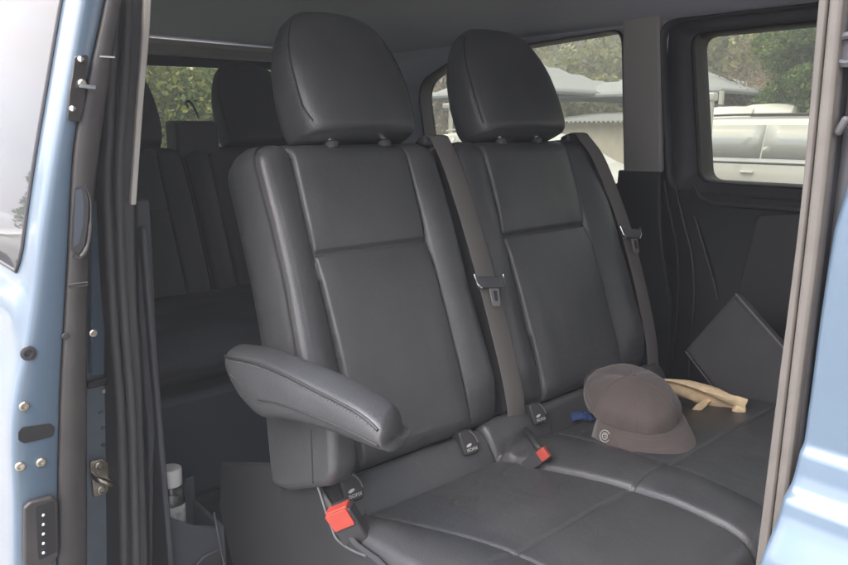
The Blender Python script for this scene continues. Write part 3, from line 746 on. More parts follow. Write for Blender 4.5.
# ---- armrest: lofted sections from rear to tip
secs = []
top_l = [(219, 357), (247, 361), (276, 371), (316, 391), (356, 412), (376, 428), (385, 441)]
top_r = [(262, 347), (280, 352), (305, 361), (343, 375), (375, 391), (398, 405), (405, 413)]
bot_l = [(226, 381), (240, 408), (276, 418), (316, 429), (350, 441), (374, 450), (383, 446)]
XL, XR = .112, .198
rings = []
TL = spline([at(x, y, X=XL) for x, y in top_l], 6); BL = spline([at(x, y, X=XL + .006) for x, y in bot_l], 6); TR = spline([at(x, y, X=XR) for x, y in top_r], 6)
arm_seam = []; arm_seam2 = []
m_ = len(TL)
for i in range(m_):
    p, q, r_ = TL[i], BL[i], TR[i]
    y = (p.y + r_.y) / 2 if 2 < i < m_ - 1 else (p.y * .5 + r_.y * .5)
    zt = p.z; zr = r_.z; zb = min(q.z, zt - .018)
    e = i / (m_ - 1)
    ins = .010 * (max(0, e - .85) / .15) ** 2 + .012 * (max(0, .1 - e) / .1) ** 2
    xl, xr = XL + ins, XR - ins; yl, yr = p.y, r_.y; yb = yl - .004
    mid = (zt + zr) / 2
    rings.append([Vector((xl, yl, zt)), Vector((xl + .006, yl, zt + .006)), Vector((xl * .65 + xr * .35, yl * .65 + yr * .35, mid + .013)), Vector((xl * .35 + xr * .65, yl * .35 + yr * .65, mid + .014)), Vector((xr - .008, yr, zr + .005)), Vector((xr, yr, zr - .006)),
                  Vector((xr + .001, yr, zr - .03)), Vector((xr - .006, (yr + yb) / 2, zb + .006)), Vector((xr - .018, (yr + yb) / 2, zb)), Vector((xl + .014, yb, zb)), Vector((xl + .004, yb, zb + .008)), Vector((xl - .002, yl, zb + (zt - zb) * .45)), Vector((xl - .003, yl, zb + (zt - zb) * .75))])
    if e > .87: rings.pop(); continue
    arm_seam.append(Vector((xl - .0008, yl, zt + .0005))); arm_seam2.append(Vector((xl - .001, yl, zb + (zt - zb) * .38)))
e_dir = ((TL[-1] - TL[-5]).normalized() + (TR[-1] - TR[-5]).normalized()).normalized()
base_r = rings[-1]; cc = sum(base_r, Vector()) / len(base_r)
for k_ in np.linspace(.15, 1, 6):
    a_k = k_ * math.pi / 2; rings.append([cc + (p_ - cc) * (.25 + .75 * math.cos(a_k)) + e_dir * (.016 * math.sin(a_k)) for p_ in base_r])
base_r = rings[0]; cc = sum(base_r, Vector()) / len(base_r)
for k_ in (.4, .8, 1):
    a_k = k_ * math.pi / 2; rings.insert(0, [cc + (p_ - cc) * (.35 + .65 * math.cos(a_k)) - e_dir * (.010 * math.sin(a_k)) for p_ in base_r])
arm = MB().loft(rings).build('armrest', LEATHER, bench, smooth=70, sub=1)
MB().tube(arm_seam, .0022, 6).build('piping', PIPE, arm)
stitches([p + Vector((-.0005, 0, -.005)) for p in arm_seam], arm, Vector((0, 0, 0)))
MB().tube(arm_seam2[8:], .0014, 6).build('piping', PIPE, arm)
pv = at(244, 393, X=XL + .003)
MB().lathe([(.013, -.01), (.013, -.001), (.012, .0002)], pv, (-1, 0, 0), 28).build('pivot_cover', DKPLAST, arm)
MB().tube([pv + Vector((-.001, .0135 * math.cos(a), .0135 * math.sin(a))) for a in np.linspace(2.3, 3.9, 12)][::1], .0012, 6).build('pivot_edge', SILVER, arm)
MB().tube([at(x, y, X=XL - .001) for x, y in ((229, 374), (236, 379), (243, 385))], .0010, 6).build('pivot_crease', SILVER, arm)

# ---- belts: webbing on the front of the backs, tongue and stop
def belt(parent, path, tong, wid=.054):
    pts = spline([bp(x, t, f) for x, t, f in path], 8)
    top = [pts[0] + Vector((0, .10, -.06)), pts[0] + Vector((0, .035, -.004)), pts[0] + Vector((0, .012, .003))]
    o = MB().ribbon(top + pts, wid, (1, 0.0, 0), .0010).build('seat_belt', BELT, parent)
    x, t, f = tong; tilt = Matrix.Rotation(R(-14), 3, NB)
    Rm = Matrix((Vector((1, 0, 0)), UB, NB)).transposed()
    def loc(a, b, c): v = Rm @ (Matrix.Rotation(R(-8), 3, 'Z') @ Vector((a, b, c))); return bp(x, t, f) + v * 1.18
    def pr(poly, z0, dz, nm, m, par, bev): 
        return MB().prism([loc(p[0], p[1], z0) for p in poly], NB * dz).build(nm, m, par, bev=bev)
    tg_ = pr(roundpoly([(-.034, .012), (.034, .012), (.030, -.010), (-.030, -.010)], .006, 4), .001, .009, 'belt_tongue', DKPLAST, o, .003)
    pr(roundpoly([(-.004, -.008), (.020, -.008), (.018, -.042), (-.001, -.042)], .004, 3), .004, .0022, 'tongue_blade', SILVER, tg_, .0006)
    pr(roundpoly([(.004, -.014), (.013, -.014), (.012, -.033), (.005, -.033)], .002, 3), .0064, .0006, 'tongue_slot', RUBBER, tg_, 0)
    for s in (-1, 1): MB().tube([loc(s * .036, .016, .006), loc(s * .033, -.002, .008), loc(s * .024, -.010, .009)], .0016, 8).build('tongue_edge', CHROME, tg_)
    return o
belt(bench, [(.672, .618, .004), (.677, .55, .016), (.682, .45, .022), (.686, .30, .026), (.690, .15, .024), (.694, .03, .014), (.697, -.05, -.012)], (.683, .283, .030))
belt(bench, [(1.163, .618, .012), (1.188, .55, .026), (1.215, .45, .024), (1.238, .337, .018), (1.242, .2, .014), (1.236, .06, .008), (1.232, -.04, -.01)], (1.238, .337, .024), .050)
# belt guides at the shoulders
for x in (.672, 1.163): MB().box(bp(x, LB + .004, -.02), (.066, .03, .022), Matrix.Rotation(-AL, 3, 'X')).build('belt_guide', DKPLAST, bench, bev=.008, seg=3)

# ---- buckles
def buckle(parent, c, up, fwd, sc=1.0):
    up = Vector(up).normalized(); fwd = Vector(fwd); fwd = (fwd - up * fwd.dot(up)).normalized(); sd_ = up.cross(fwd)
    def Q(a, b, d): return Vector(c) + (sd_ * a + fwd * b + up * d) * sc
    body = MB().prism([Q(a, -.012, d) for a, d in roundpoly([(-.020, -.09), (.020, -.09), (.023, .006), (-.023, .006)], .004, 3)], fwd * .024 * sc).build('buckle', RUBBER, parent, bev=.003)
    red = MB().prism([Q(a, b, .0045) for a, b in roundpoly([(-.0195, -.0085), (.0195, -.0085), (.0195, .0115), (-.0195, .0115)], .003, 3)], up * .0075 * sc).build('release_button', RED, body, bev=.0022, seg=3)
    MB().prism([Q(a, .0128, d) for a, d in roundpoly([(-.0185, -.020), (.0185, -.020), (.0195, .010), (-.0195, .010)], .003, 3)], fwd * .003 * sc).build('release_button', RED, body, bev=.001)
    MB().box(Q(.002, -.0065, .0125), (.026 * sc, .004 * sc, .003 * sc), Matrix((sd_, fwd, up)).transposed()).build('buckle_slot', RUBBER, body)
    return body
buckle(bench, at(341, 512, X=.196), (-.24, .20, .55), (-.75, -.62, -.10), 1.05)
buckle(bench, at(545, 453, Z=.388), (.20, -.45, .50), (-.7, -.5, .45), .58)
MB().tube(spline([at(524, 428, Z=.36), at(529, 434, Z=.39), at(536, 444, Z=.388), at(542, 451, Z=.38)], 5), .007, 10).build('buckle_stalk', RUBBER, bench)

# ---- child-seat anchor covers with icon, arc and lettering
def text_mesh(s, size, m, parent, name, M):
    cu = bpy.data.curves.new(name, 'FONT'); cu.body = s; cu.size = size; cu.align_x = 'CENTER'; cu.align_y = 'CENTER'; cu.extrude = size * .02
    ob = bpy.data.objects.new(name, cu); COL.objects.link(ob); dg = bpy.context.evaluated_depsgraph_get()
    me = bpy.data.meshes.new_from_object(ob.evaluated_get(dg)); bpy.data.objects.remove(ob)
    me.transform(M); me.materials.clear(); me.materials.append(m)
    o = bpy.data.objects.new(name, me); COL.objects.link(o); o.parent = parent
    if '_o' in parent: o.matrix_parent_inverse = Matrix.Translation(-Vector(parent['_o']))
    return o
def anchor(parent, x, y, Yp, sc=1.0):
    c = at(x, y, Y=Yp); nn = (Vector((-.25, -1, .42))).normalized(); ex = Vector((1, 0, 0)); ex = (ex - nn * ex.dot(nn)).normalized(); uu = nn.cross(ex)
    def Q(a, b, d): return c + (ex * a + uu * b) * sc + nn * d
    body = MB().prism([Q(a, b, -.03) for a, b in roundpoly([(-.020, -.026), (.018, -.026), (.024, .0), (.014, .030), (-.022, .030)], .008, 4)], nn * .034).build('anchor_cover', RUBBER, parent, bev=.003)
    MB().tube([Q(a, b, .005) for a, b in ((.006, .026), (.013, .018), (.018, .008), (.020, -.004))], .0013, 6).build('anchor_mark', SILVER, body)
    MB().prism([Q(-.004 + .007 * math.cos(t), -.004 + .0032 * math.sin(t) + .0015 * math.cos(t), .0043) for t in np.linspace(0, 2 * math.pi, 16, endpoint=False)], nn * .0006).build('anchor_mark', WHITET, body)
    M = Matrix((ex * 1, uu * 1, nn)).transposed().to_4x4(); M.translation = Q(.002, -.015, .0046)
    text_mesh('ISOFIX', .0098 * sc, WHITET, body, 'anchor_lettering', M)
anchor(bench, 352, 488, .940, .86); anchor(bench, 469, 443, .940, .86); anchor(bench, 538, 414, .940, .82)

# ================================================================== REAR BENCH
rear = thing('rear_bench', 'dark rear bench seat behind the middle row, mostly in shadow', 'seat', (.8, 2.3, 0))
OB_s, LB_s = OB.copy(), LB
OB.y, OB.z = 2.40 - .234, .37; LB = .61
for a, b in ((.16, .60), (.60, 1.04), (1.06, 1.5)):
    seatback(rear, a + .01, b - .01, a + .09, b - .09, .0, .40, LEATHER_R, depth=.11)
for xc in (.405, .915, 1.33): headrest(rear, xc, LEATHER_R, hb=.140, t0=.62, t1=.935, dep=.11, off=.03, posts=False)
OB.y, OB.z, LB = OB_s.y, OB_s.z, LB_s
a_ = at(192, 130, Y=2.42)
MB().box((a_.x, 2.42, .962), (.15, .10, .12)).build('belt_box', DKPLAST, rear, bev=.012, seg=3)
h_ = at(193, 117, Y=2.40)
MB().tube(spline([h_ + Vector((-.015, 0, .03)), h_ + Vector((-.022, 0, .045)), h_ + Vector((-.008, 0, .05)), h_ + Vector((.010, 0, .022)), h_ + Vector((.02, 0, -.005))], 5), .0035, 8).build('belt_loop', RUBBER, rear)
b = MB()
V = []; F = []
for j in range(30):
    y = 1.72 + .50 * j / 29
    for i in range(41):
        x = .12 + 1.4 * i / 40; z = .435 - .05 * max(0, 1 - j / 4) ** 2 - .015 * (j / 29) + .003 * noise.noise(Vector((x * 9, y * 9, 0))) - .008 * math.exp(-(((x - .60) / .008) ** 2))
        V.append((x, y, z))
for j in range(29):
    for i in range(40): q = j * 41 + i; F.append((q, q + 1, q + 42, q + 41))
mk('seat_cushion', V, F, LEATHER_R, rear, solid=.12)
MB().box((.82, 1.98, .16), (1.3, .42, .30)).build('seat_frame', DKPLAST, rear, bev=.02)

# ================================================================== THINGS IN THE CABIN
# bin in the side trim that the bottle stands in
bn = MB()
b0 = at(172, 520, Y=1.46)
binx0, binx1 = .085, .215
bb = MB()
bb.prism([Vector((binx0, 1.385, 0)), Vector((binx1, 1.385, 0)), Vector((binx1, 1.385, .135)), Vector((.15, 1.385, .165)), Vector((binx0, 1.385, .215))], (0, .010, 0))
bb.box((.215, 1.46, .07), (.010, .15, .14)); bb.box((.15, 1.54, .10), (.14, .010, .20)); bb.box((.15, 1.46, .01), (.14, .15, .02))
bb.build('bottle_bin', DKPLAST, van, bev=.004)
MB().prism([Vector((.12, 1.383, .0)), Vector((.205, 1.383, .0)), Vector((.205, 1.383, .095)), Vector((.165, 1.383, .09)), Vector((.12, 1.383, .06))], (0, -.006, 0)).build('bin_face', MIDPLAST, van, bev=.004)
bt = at(167.5, 512, Y=1.46); bc = Vector((bt.x, 1.46, .03))
ztop_ = at(173, 467, Y=1.46).z
bottle = thing('water_bottle', 'small clear plastic water bottle with white screw cap in the side bin', 'bottle', bc)
H = ztop_ - .03
ax = Vector((.06, .02, 1)).normalized()
MB().lathe([(.0, 0), (.029, .002), (.031, .012), (.031, H - .098), (.029, H - .09), (.0305, H - .082), (.029, H - .070), (.0275, H - .058), (.028, H - .050), (.0235, H - .041), (.021, H - .018)], bc, ax, 36).build('bottle_body', PET, bottle, smooth=60)
MB().lathe([(.0315, H - .150), (.0316, H - .086), (.0302, H - .081)], bc, ax, 36).build('bottle_label', LABELM, bottle)
cpp = [(.0165, H - .034)]
V = []; ncap = 48
rings = []
for hgt, rr in ((H - .040, .0235), (H - .038, .0250), (H - .004, .0242), (H - .001, .0228), (H, .019), (H + .0003, .001)):
    e = ax.orthogonal().normalized(); f_ = ax.cross(e)
    rings.append([bc + ax * hgt + (e * math.cos(2 * math.pi * k / ncap) + f_ * math.sin(2 * math.pi * k / ncap)) * (rr * (1 + (.025 if k % 2 and rr > .0235 else 0))) for k in range(ncap)])
MB().loft(rings).build('screw_cap', CAPW, bottle)

# cap (hat) --------------------------------------------------------------------
hat_c = at(632, 426, Z=.372) + Vector((0, 0, .040))
HAT_TILT = 9
hat = thing('baseball_cap', 'brown grey cotton baseball cap with round pale emblem on its peak', 'cap', hat_c)
tow = Vector((CAM.x - hat_c.x, CAM.y - hat_c.y, 0)).normalized()
fr_ = (Matrix.Rotation(R(31), 3, 'Z') @ tow); sdv = ZZ.cross(fr_)       # fr_: where the peak points; sdv: to the wearer's left
tiltM = Matrix.Rotation(R(5), 3, fr_) @ Matrix.Rotation(R(HAT_TILT), 3, sdv)
def HQ(a, b, d): return hat_c + tiltM @ (sdv * a + fr_ * b + ZZ * d)
rings = []; nn_ = 96; rows = 34
for j in range(rows + 1):
    v = j / rows; r = []
    for k in range(nn_):
        a = 2 * math.pi * k / nn_
        h = .073 * math.sin(v * math.pi / 2) ** .95; rad = max(.0006, math.cos(v * math.pi / 2) ** .80)
        x = .093 * math.cos(a) * rad; y = .106 * math.sin(a) * rad
        y *= 1 + .24 * smooth01(-math.sin(a) * 1.5)
        # front stands taller, back slumps down and in
        fy = math.sin(a)
        back = smooth01(-fy) * (1 - v)
        h *= 1 - .16 * smooth01(-fy) * v
        y += .010 * v - .018 * v * v
        seam = min(abs(((a / (math.pi / 3) + .5) % 1) - .5) * 2, 1); sg = -.0016 * math.exp(-(seam / .05) ** 2) * (1 - v ** 3)
        ln = math.hypot(x, y) + 1e-6; x += x / ln * sg; y += y / ln * sg
        q = .006 * noise.noise(Vector((x * 16, y * 16, h * 16))) + .002 * noise.noise(Vector((x * 50, y * 50, h * 40)))
        x += x / ln * q * .8; y += y / ln * q * .8; h += q * .5 - .010 * math.exp(-((a - 4.0) / .5) ** 2) * math.sin(v * math.pi)
        h += .010 * smooth01(-fy) * (1 - v)       # rear hem lifts off the seat
        r.append(HQ(x, y, h + .004))
    rings.append(r)
crown = MB().loft(rings, cap0=False).build('crown', CAPM, hat, smooth=60, solid=.0018)
MB().lathe([(.0055, 0), (.006, .002), (.004, .0045), (.001, .005)], rings[-1][0] + Vector((0, 0, -.001)), (0, 0, 1), 18).build('top_button', CAPM, crown)
for k in (0, 2, 3, 5):                     # eyelets
    a = (k + .5) * math.pi / 3; j = 22; p = rings[j][int(a / (2 * math.pi) * nn_) % nn_]
    nrm = (p - HQ(0, 0, .02)).normalized(); MB().lathe([(.0034, 0), (.0034, .001), (.0018, .0012)], p, nrm, 12).build('eyelet', CAPM, crown)
for k in range(6):                         # panel seam stitching
    a0 = int(k / 6 * nn_); 
    MB().tube([rings[j][a0] + (rings[j][a0] - HQ(0, 0, 0)).normalized() * .0012 for j in range(1, rows - 1)], .0010, 5).build('panel_seam', CAPM, crown)
# sweat band / inner blue lining showing at the back left hem
MB().ribbon([rings[0][int(nn_ * t) % nn_] + (HQ(0, 0, .02) - rings[0][int(nn_ * t) % nn_]) * .05 + Vector((0, 0, .004)) for t in np.linspace(.40, 1.1, 40)], .022, (0, 0, 1), .0008).build('sweat_band', BLUEC, hat)
# back strap opening piece
MB().ribbon([rings[0][int(nn_ * t) % nn_] + (rings[0][int(nn_ * t) % nn_] - HQ(0, 0, .0)) * .02 + Vector((0, 0, .006)) for t in np.linspace(.52, .98, 30)], .016, (0, 0, 1), .001).build('back_strap', CAPM, hat)
# peak: curved sheet from the front hem
nu, nv = 44, 16; V = []; F = []
for i in range(nu + 1):
    a = math.pi * (.045 + .91 * i / nu)
    ca, sa = math.cos(a), math.sin(a)
    for j in range(nv + 1):
        v = j / nv
        x0_, y0_ = .0935 * ca, .106 * sa
        ext_ = .084 * (math.sin((a - math.pi * .045) / .91) ** .45)
        x = x0_ * (.965 + .15 * v); y = y0_ * .97 + ext_ * v
        z = .000 - .22 * (x ** 2) / .1 * v - .026 * v * v - .010 * v
        V.append(HQ(x, y, z + .012 * (1 - v) * 0 + .006))
for i in range(nu):
    for j in range(nv): q = i * (nv + 1) + j; F.append((q, q + 1, q + nv + 2, q + nv + 1))
peak = mk('peak', V, F, CAPM, hat, smooth=180, solid=.0032)
for vv in (4, 8, 12): MB().tube([V[i * (nv + 1) + vv] + Vector((0, 0, .0019)) for i in range(2, nu - 1)], .0005, 5).build('peak_stitching', CAPM, peak)
MB().tube([V[i * (nv + 1) + nv] for i in range(nu + 1)], .0021, 8).build('peak_edge', CAPM, peak)
# emblem on the wearer's-right side of the peak (camera left): ring with a small mark inside
iu = min(range(nu + 1), key=lambda i: (V[i * (nv + 1) + 8].to_tuple() and abs(i - nu * .5) * 0 + (lambda p: math.hypot(*[c for c in ((p - CAM).dot(RT) / (p - CAM).dot(FW) * FPX + 424 - 605, -(p - CAM).dot(UPV) / (p - CAM).dot(FW) * FPX + 282.5 - 436)]))(V[i * (nv + 1) + 8])))
e0 = V[iu * (nv + 1) + 8]; eu = (V[min(nu, iu + 1) * (nv + 1) + 8] - V[max(0, iu - 1) * (nv + 1) + 8]).normalized(); ev = (V[iu * (nv + 1) + 9] - V[iu * (nv + 1) + 7]).normalized()
en = eu.cross(ev).normalized(); en = en if en.z > 0 else -en; ev = en.cross(eu) if en.cross(eu).dot(ev) > 0 else -en.cross(eu)
exv = RT - en * RT.dot(en); exv.normalize(); eyv = en.cross(exv)
def EQ(a, b): return e0 + en * .0030 + exv * a + eyv * b
em = MB()
em.tube([EQ(.0135 * math.cos(t), .0120 * math.sin(t)) for t in np.linspace(.25, 5.6, 40)], .0010, 6)
em.tube([EQ(.0072 * math.cos(t), .0066 * math.sin(t)) for t in np.linspace(0, 2 * math.pi, 28)], .0009, 6)
em.tube([EQ(-.003, .0035), EQ(.003, .0035), EQ(.0033, .0005), EQ(-.002, -.001), EQ(.0035, -.0035)], .0008, 6)
em.build('emblem', WHITET, peak)

bc0 = at(583, 417, Z=.372)
bcl = thing('blue_cloth', 'small blue cloth peeking out under the back of the brown cap', 'cloth', bc0)
V = []; F = []
for j in range(13):
    for i in range(19):
        u, v = i / 18 - .5, j / 12 - .5; p = bc0 + RT * (.050 * u) + HD * (.04 * v + .012)
        p.z = .366 + .012 * math.exp(-(v * 2.2) ** 2) * (1 - (2 * u) ** 4) + .006 * noise.noise(Vector((u * 6, v * 6, 2)))
        V.append(p)
for j in range(12):
    for i in range(18): q = j * 19 + i; F.append((q, q + 1, q + 20, q + 19))
mk('cloth_fold', V, F, BLUEC, bcl, solid=.002, smooth=180)

# tan strap -----------------------------------------------------------------------
sc0 = at(715, 400, Z=.38)
strap = thing('tan_strap', 'folded tan leather strap lying on the seat right of the cap', 'strap', sc0)
dep = Vector((HD.x, HD.y, 0))
def sp_(x, y, d): # point at a real distance measured along the view heading
    dd = FW + RT * ((x - 424) / FPX) + UPV * ((282.5 - y) / FPX); k = d / dd.dot(HD); return CAM + dd * k
def band(name, pts, wid, tilt, parent, th=.0035, n=8):
    P = spline([sp_(*p) for p in pts], n); k = len(P); W = [interp(i / (k - 1), np.linspace(0, 1, len(wid)), wid) for i in range(k)]
    T = [interp(i / (k - 1), np.linspace(0, 1, len(tilt)), tilt) for i in range(k)]
    rings = []
    for i, p in enumerate(P):
        t = (P[min(i + 1, k - 1)] - P[max(i - 1, 0)]).normalized()
        up = (ZZ - t * ZZ.dot(t)).normalized(); sd2 = t.cross(up); wdir = up * math.cos(T[i]) + sd2 * math.sin(T[i]); nv2 = t.cross(wdir)
        r = []
        for a in np.linspace(-1, 1, 11):
            cr = .0050 * math.cos(a * math.pi * 1.3 + i * .12) + .0030 * noise.noise(p * 38 + Vector((a * 1.6, 0, 0))) + .0010 * noise.noise(p * 120 + Vector((a * 3, 0, 0))); r.append(p + wdir * (a * W[i] / 2) + nv2 * (cr + th))
        for a in np.linspace(1, -1, 11):
            cr = .0050 * math.cos(a * math.pi * 1.3 + i * .12) + .0030 * noise.noise(p * 38 + Vector((a * 1.6, 0, 0))) + .0010 * noise.noise(p * 120 + Vector((a * 3, 0, 0))); r.append(p + wdir * (a * W[i] / 2) + nv2 * (cr - th))
        rings.append(r)
    return MB().loft(rings).build(name, TAN, parent, smooth=60)
band('strap_body', [(652, 390, 1.60), (668, 387, 1.60), (690, 392, 1.585), (708, 397, 1.57), (726, 402, 1.555), (743, 409, 1.54)], [.048, .054, .058, .064, .068, .056], [.5, .5, .55, .7, .8, .5], strap, th=.004)
band('strap_fold', [(658, 383, 1.615), (682, 384, 1.61), (703, 388, 1.59), (722, 394, 1.58), (740, 402, 1.565)], [.028, .032, .032, .030, .024], [1.1, 1.0, .9, .9, .7], strap, th=.004)
band('strap_loop', [(716, 398, 1.60), (708, 404, 1.575), (700, 411, 1.555), (692, 418, 1.55), (684, 420, 1.56)], [.022, .026, .026, .022, .016], [.2, .3, .3, .5, .8], strap, th=.003)
pe = sp_(739, 410, 1.536)
MB().box(pe, (.022, .026, .026), Matrix.Rotation(R(20), 3, 'X') @ Matrix.Rotation(R(30), 3, 'Z')).build('strap_keeper', TAN, strap, bev=.006, seg=3)

# dark flat case leaning by the far wall --------------------------------------------
XCASE = 1.33
cA, cB, cC = at(685, 350, X=XCASE + .03), at(735, 293, X=XCASE + .03), at(778, 322, X=XCASE)
e1 = (cA - cB).normalized(); e2 = (cC - cB); e2 = (e2 - e1 * e2.dot(e1)).normalized(); en_ = e1.cross(e2).normalized()
if en_.x > 0: en_ = -en_
W1, W2 = (cA - cB).length, .34
case = thing('flat_case', 'flat dark rectangular case with pale edging tilted against the far door', 'case', cA + e2 * .15)
cor = [cB, cB + e1 * W1, cB + e1 * W1 + e2 * W2, cB + e2 * W2]
def c2d(a, b, d=0): return cB + e1 * a + e2 * b + en_ * d
MB().prism([c2d(p[0], p[1], -.028) for p in roundpoly([(0, 0), (W1, 0), (W1, W2), (0, W2)], .008, 4)], en_ * .028).build('case_shell', CASEM, case, bev=.005, seg=3)
MB().prism([c2d(p[0], p[1], -.002) for p in roundpoly([(.008, .009), (W1 - .008, .009), (W1 - .008, W2 - .01), (.008, W2 - .01)], .006, 4)], en_ * .0045).build('case_face', CASEM, case, bev=.002)
MB().tube([c2d(-.001, .004, .002), c2d(-.001, W2 - .01, .002)], .0023, 8).build('case_piping', CASEP, case)
MB().tube([c2d(W1 + .001, .004, .001), c2d(W1 + .001, W2 - .01, .001)], .0016, 8).build('case_piping', CASEP, case)
MB().tube([c2d(W1 + .001, .004, -.018), c2d(W1 + .001, W2 - .01, -.018)], .0016, 8).build('case_piping', CASEP, case)

# ================================================================== OUTSIDE
def leaves(blobs, per, size, m, name, parent=None, seed=1, shell=.55):
    g = np.random.default_rng(seed); Vs = []; 
    for (cx, cy, cz, rx, ry, rz) in blobs:
        d = g.normal(size=(per, 3)); d /= np.linalg.norm(d, axis=1)[:, None]
        r = shell + (1 - shell) * g.random(per) ** .6; c = d * r[:, None] * np.array([rx, ry, rz]) + np.array([cx, cy, cz])
        u = g.normal(size=(per, 3)); u /= np.linalg.norm(u, axis=1)[:, None]; v = np.cross(u, g.normal(size=(per, 3))); v /= np.linalg.norm(v, axis=1)[:, None]
        s = size * (.6 + .8 * g.random(per))[:, None]
        q = np.stack([c - u * s, c - v * s * .45, c + u * s, c + v * s * .45], axis=1); Vs.append(q.reshape(-1, 3))
    A = np.concatenate(Vs); nq = len(A) // 4
    me = bpy.data.meshes.new(name); me.vertices.add(len(A)); me.vertices.foreach_set('co', A.astype(np.float32).ravel())
    me.loops.add(nq * 4); me.loops.foreach_set('vertex_index', np.arange(nq * 4, dtype=np.int32)); me.polygons.add(nq)
    me.polygons.foreach_set('loop_start', np.arange(0, nq * 4, 4, dtype=np.int32)); me.update(calc_edges=True); me.validate()
    me.materials.append(m); o = bpy.data.objects.new(name, me); COL.objects.link(o)
    if parent is not None:
        o.parent = parent; o.matrix_parent_inverse = Matrix.Translation(-Vector(parent['_o']))
    return o
# bush cover of the hill: one mass
bl = []
for k in range(420):
    d = 24 + 34 * random.random() ** .8; a = R(10 + 62 * random.random()); x = d * math.cos(a); y = d * math.sin(a)
    if x * .86 + y * .5 < 25: continue
    r = .9 + 1.5 * random.random(); bl.append((x, y, hill_h(x, y) + r * .5, r * 1.2, r * 1.2, r))
tag(leaves(bl, 520, .12, LEAF_Y, 'hillside_scrub', seed=3), 'yellow green scrub covering the hillside beyond the car park', 'scrub', kind='stuff')
def polar(x, dist): # ground position seen at picture column x, at a distance
    a = YAW - math.atan((x - 424) / FPX); return Vector((CAM.x + dist * math.cos(a), CAM.y + dist * math.sin(a), GZ))
def zat(y, dist, x=424): # height that shows at picture row y
    d = FW + RT * ((x - 424) / FPX) + UPV * ((282.5 - y) / FPX); h = math.hypot(d.x, d.y); return CAM.z + d.z / h * dist
def tree(name, label, px, dist, ytop, rad, m, leafsize, nbl, per, seed, cat='tree', low=.35, group=None):
    g = random.Random(seed); b0 = polar(px, dist); top = zat(ytop, dist, px); Hh = top - b0.z
    t = thing(name, label, cat, b0, group)
    tr = MB(); tr.tube([b0, b0 + Vector((.08, .05, Hh * .35)), b0 + Vector((-.05, .1, Hh * .75))], [Hh * .035, Hh * .025, Hh * .008], 8)
    for k in range(6):
        a = g.random() * 6.28; s = b0 + Vector((.05, .05, Hh * (.25 + .08 * k))); tr.tube([s, s + Vector((math.cos(a) * rad * .35, math.sin(a) * rad * .35, Hh * .12)), s + Vector((math.cos(a) * rad * .75, math.sin(a) * rad * .75, Hh * .2))], [Hh * .014, Hh * .01, Hh * .004], 6)
    tr.build('trunk', BARK, t)
    bls = []
    for k in range(nbl):
        a = g.random() * 6.28; rr = rad * math.sqrt(g.random()) * .85; h = b0.z + Hh * (low + (1 - low) * g.random() * (1 - .35 * rr / rad)); r = rad * (.22 + .18 * g.random())
        bls.append((b0.x + math.cos(a) * rr, b0.y + math.sin(a) * rr, min(h, top - r * .6), r, r, r * .8))
    leaves(bls, per, leafsize, m, 'crown', t, seed); return t
tree('broadleaf_tree', 'dark green broadleaf tree behind the white car at far right of window', 802, 17, 12, 1.15, LEAF_D, .055, 44, 520, 11, low=.42)
tree('dry_shrub', 'brown leafless looking shrub between the grey canopy and the dark tree', 742, 21, 46, 1.6, LEAF_B, .04, 40, 420, 12, 'shrub', low=.15)
tree('scrub_tree', 'olive green tree rising above the grey shade canopies', 607, 27, 30, 3.0, LEAF_Y, .13, 26, 240, 13)
tree('scrub_tree', 'pale yellow green tree seen left of the second headrest', 445, 27, 50, 3.2, LEAF_B, .13, 22, 200, 14)
tree('scrub_tree', 'yellow green tree at the top left corner of door window', 722, 26, 28, 2.2, LEAF_Y, .12, 24, 240, 15)
tree('rear_tree', 'green tree seen through the rear tailgate window', 190, 14, 35, 2.6, LEAF_Y, .06, 40, 700, 16, low=.05)
tree('rear_tree', 'olive tree beside the other seen through the rear tailgate window', 120, 16, 30, 3.0, LEAF_Y, .06, 40, 700, 18, low=.05)
tree('rear_tree', 'dark hedge like tree at right side of the rear tailgate window', 260, 15, 30, 2.8, LEAF_D, .06, 40, 700, 19, low=.05)

# shade canopies -------------------------------------------------------------------
def canopy(px, dist, ypeak, yeave, half, label):
    c = polar(px, dist); zp, ze = zat(ypeak, dist, px), zat(yeave, dist, px); t = thing('shade_canopy', label, 'canopy', c, 'grey tent canopies over the car park')
    n_ = 12; V = []; F = []
    for i in range(n_ + 1):
        for j in range(n_ + 1):
            u, v = i / n_ * 2 - 1, j / n_ * 2 - 1; h = max(abs(u), abs(v)); sag = .05 * math.sin(math.pi * h) 
            V.append((c.x + u * half, c.y + v * half, ze + (zp - ze) * (1 - h) - sag * (zp - ze)))
    for i in range(n_):
        for j in range(n_): a = i * (n_ + 1) + j; F.append((a, a + 1, a + n_ + 2, a + n_ + 1))
    mk('canopy_cloth', V, F, TENT, t, smooth=25, solid=.03)
    MB().tube([(c.x + u * half, c.y + v * half, ze) for u, v in ((-1, -1), (1, -1), (1, 1), (-1, 1), (-1, -1))], .05, 6).build('canopy_rail', TENT, t)
    for u in (-1, 1):
        for v in (-1, 1): MB().tube([(c.x + u * half, c.y + v * half, GZ), (c.x + u * half, c.y + v * half, ze)], .06, 8).build('canopy_post', WHITEP, t)
canopy(532, 22, 62, 98, 2.7, 'grey tent canopy beside the second headrest, left of two meeting slopes')
canopy(668, 21.5, 64, 98, 2.7, 'grey tent canopy whose slopes show on both sides of the far pillar')
canopy(694, 26, 64, 94, 2.3, 'grey tent canopy at the left edge of the door window')
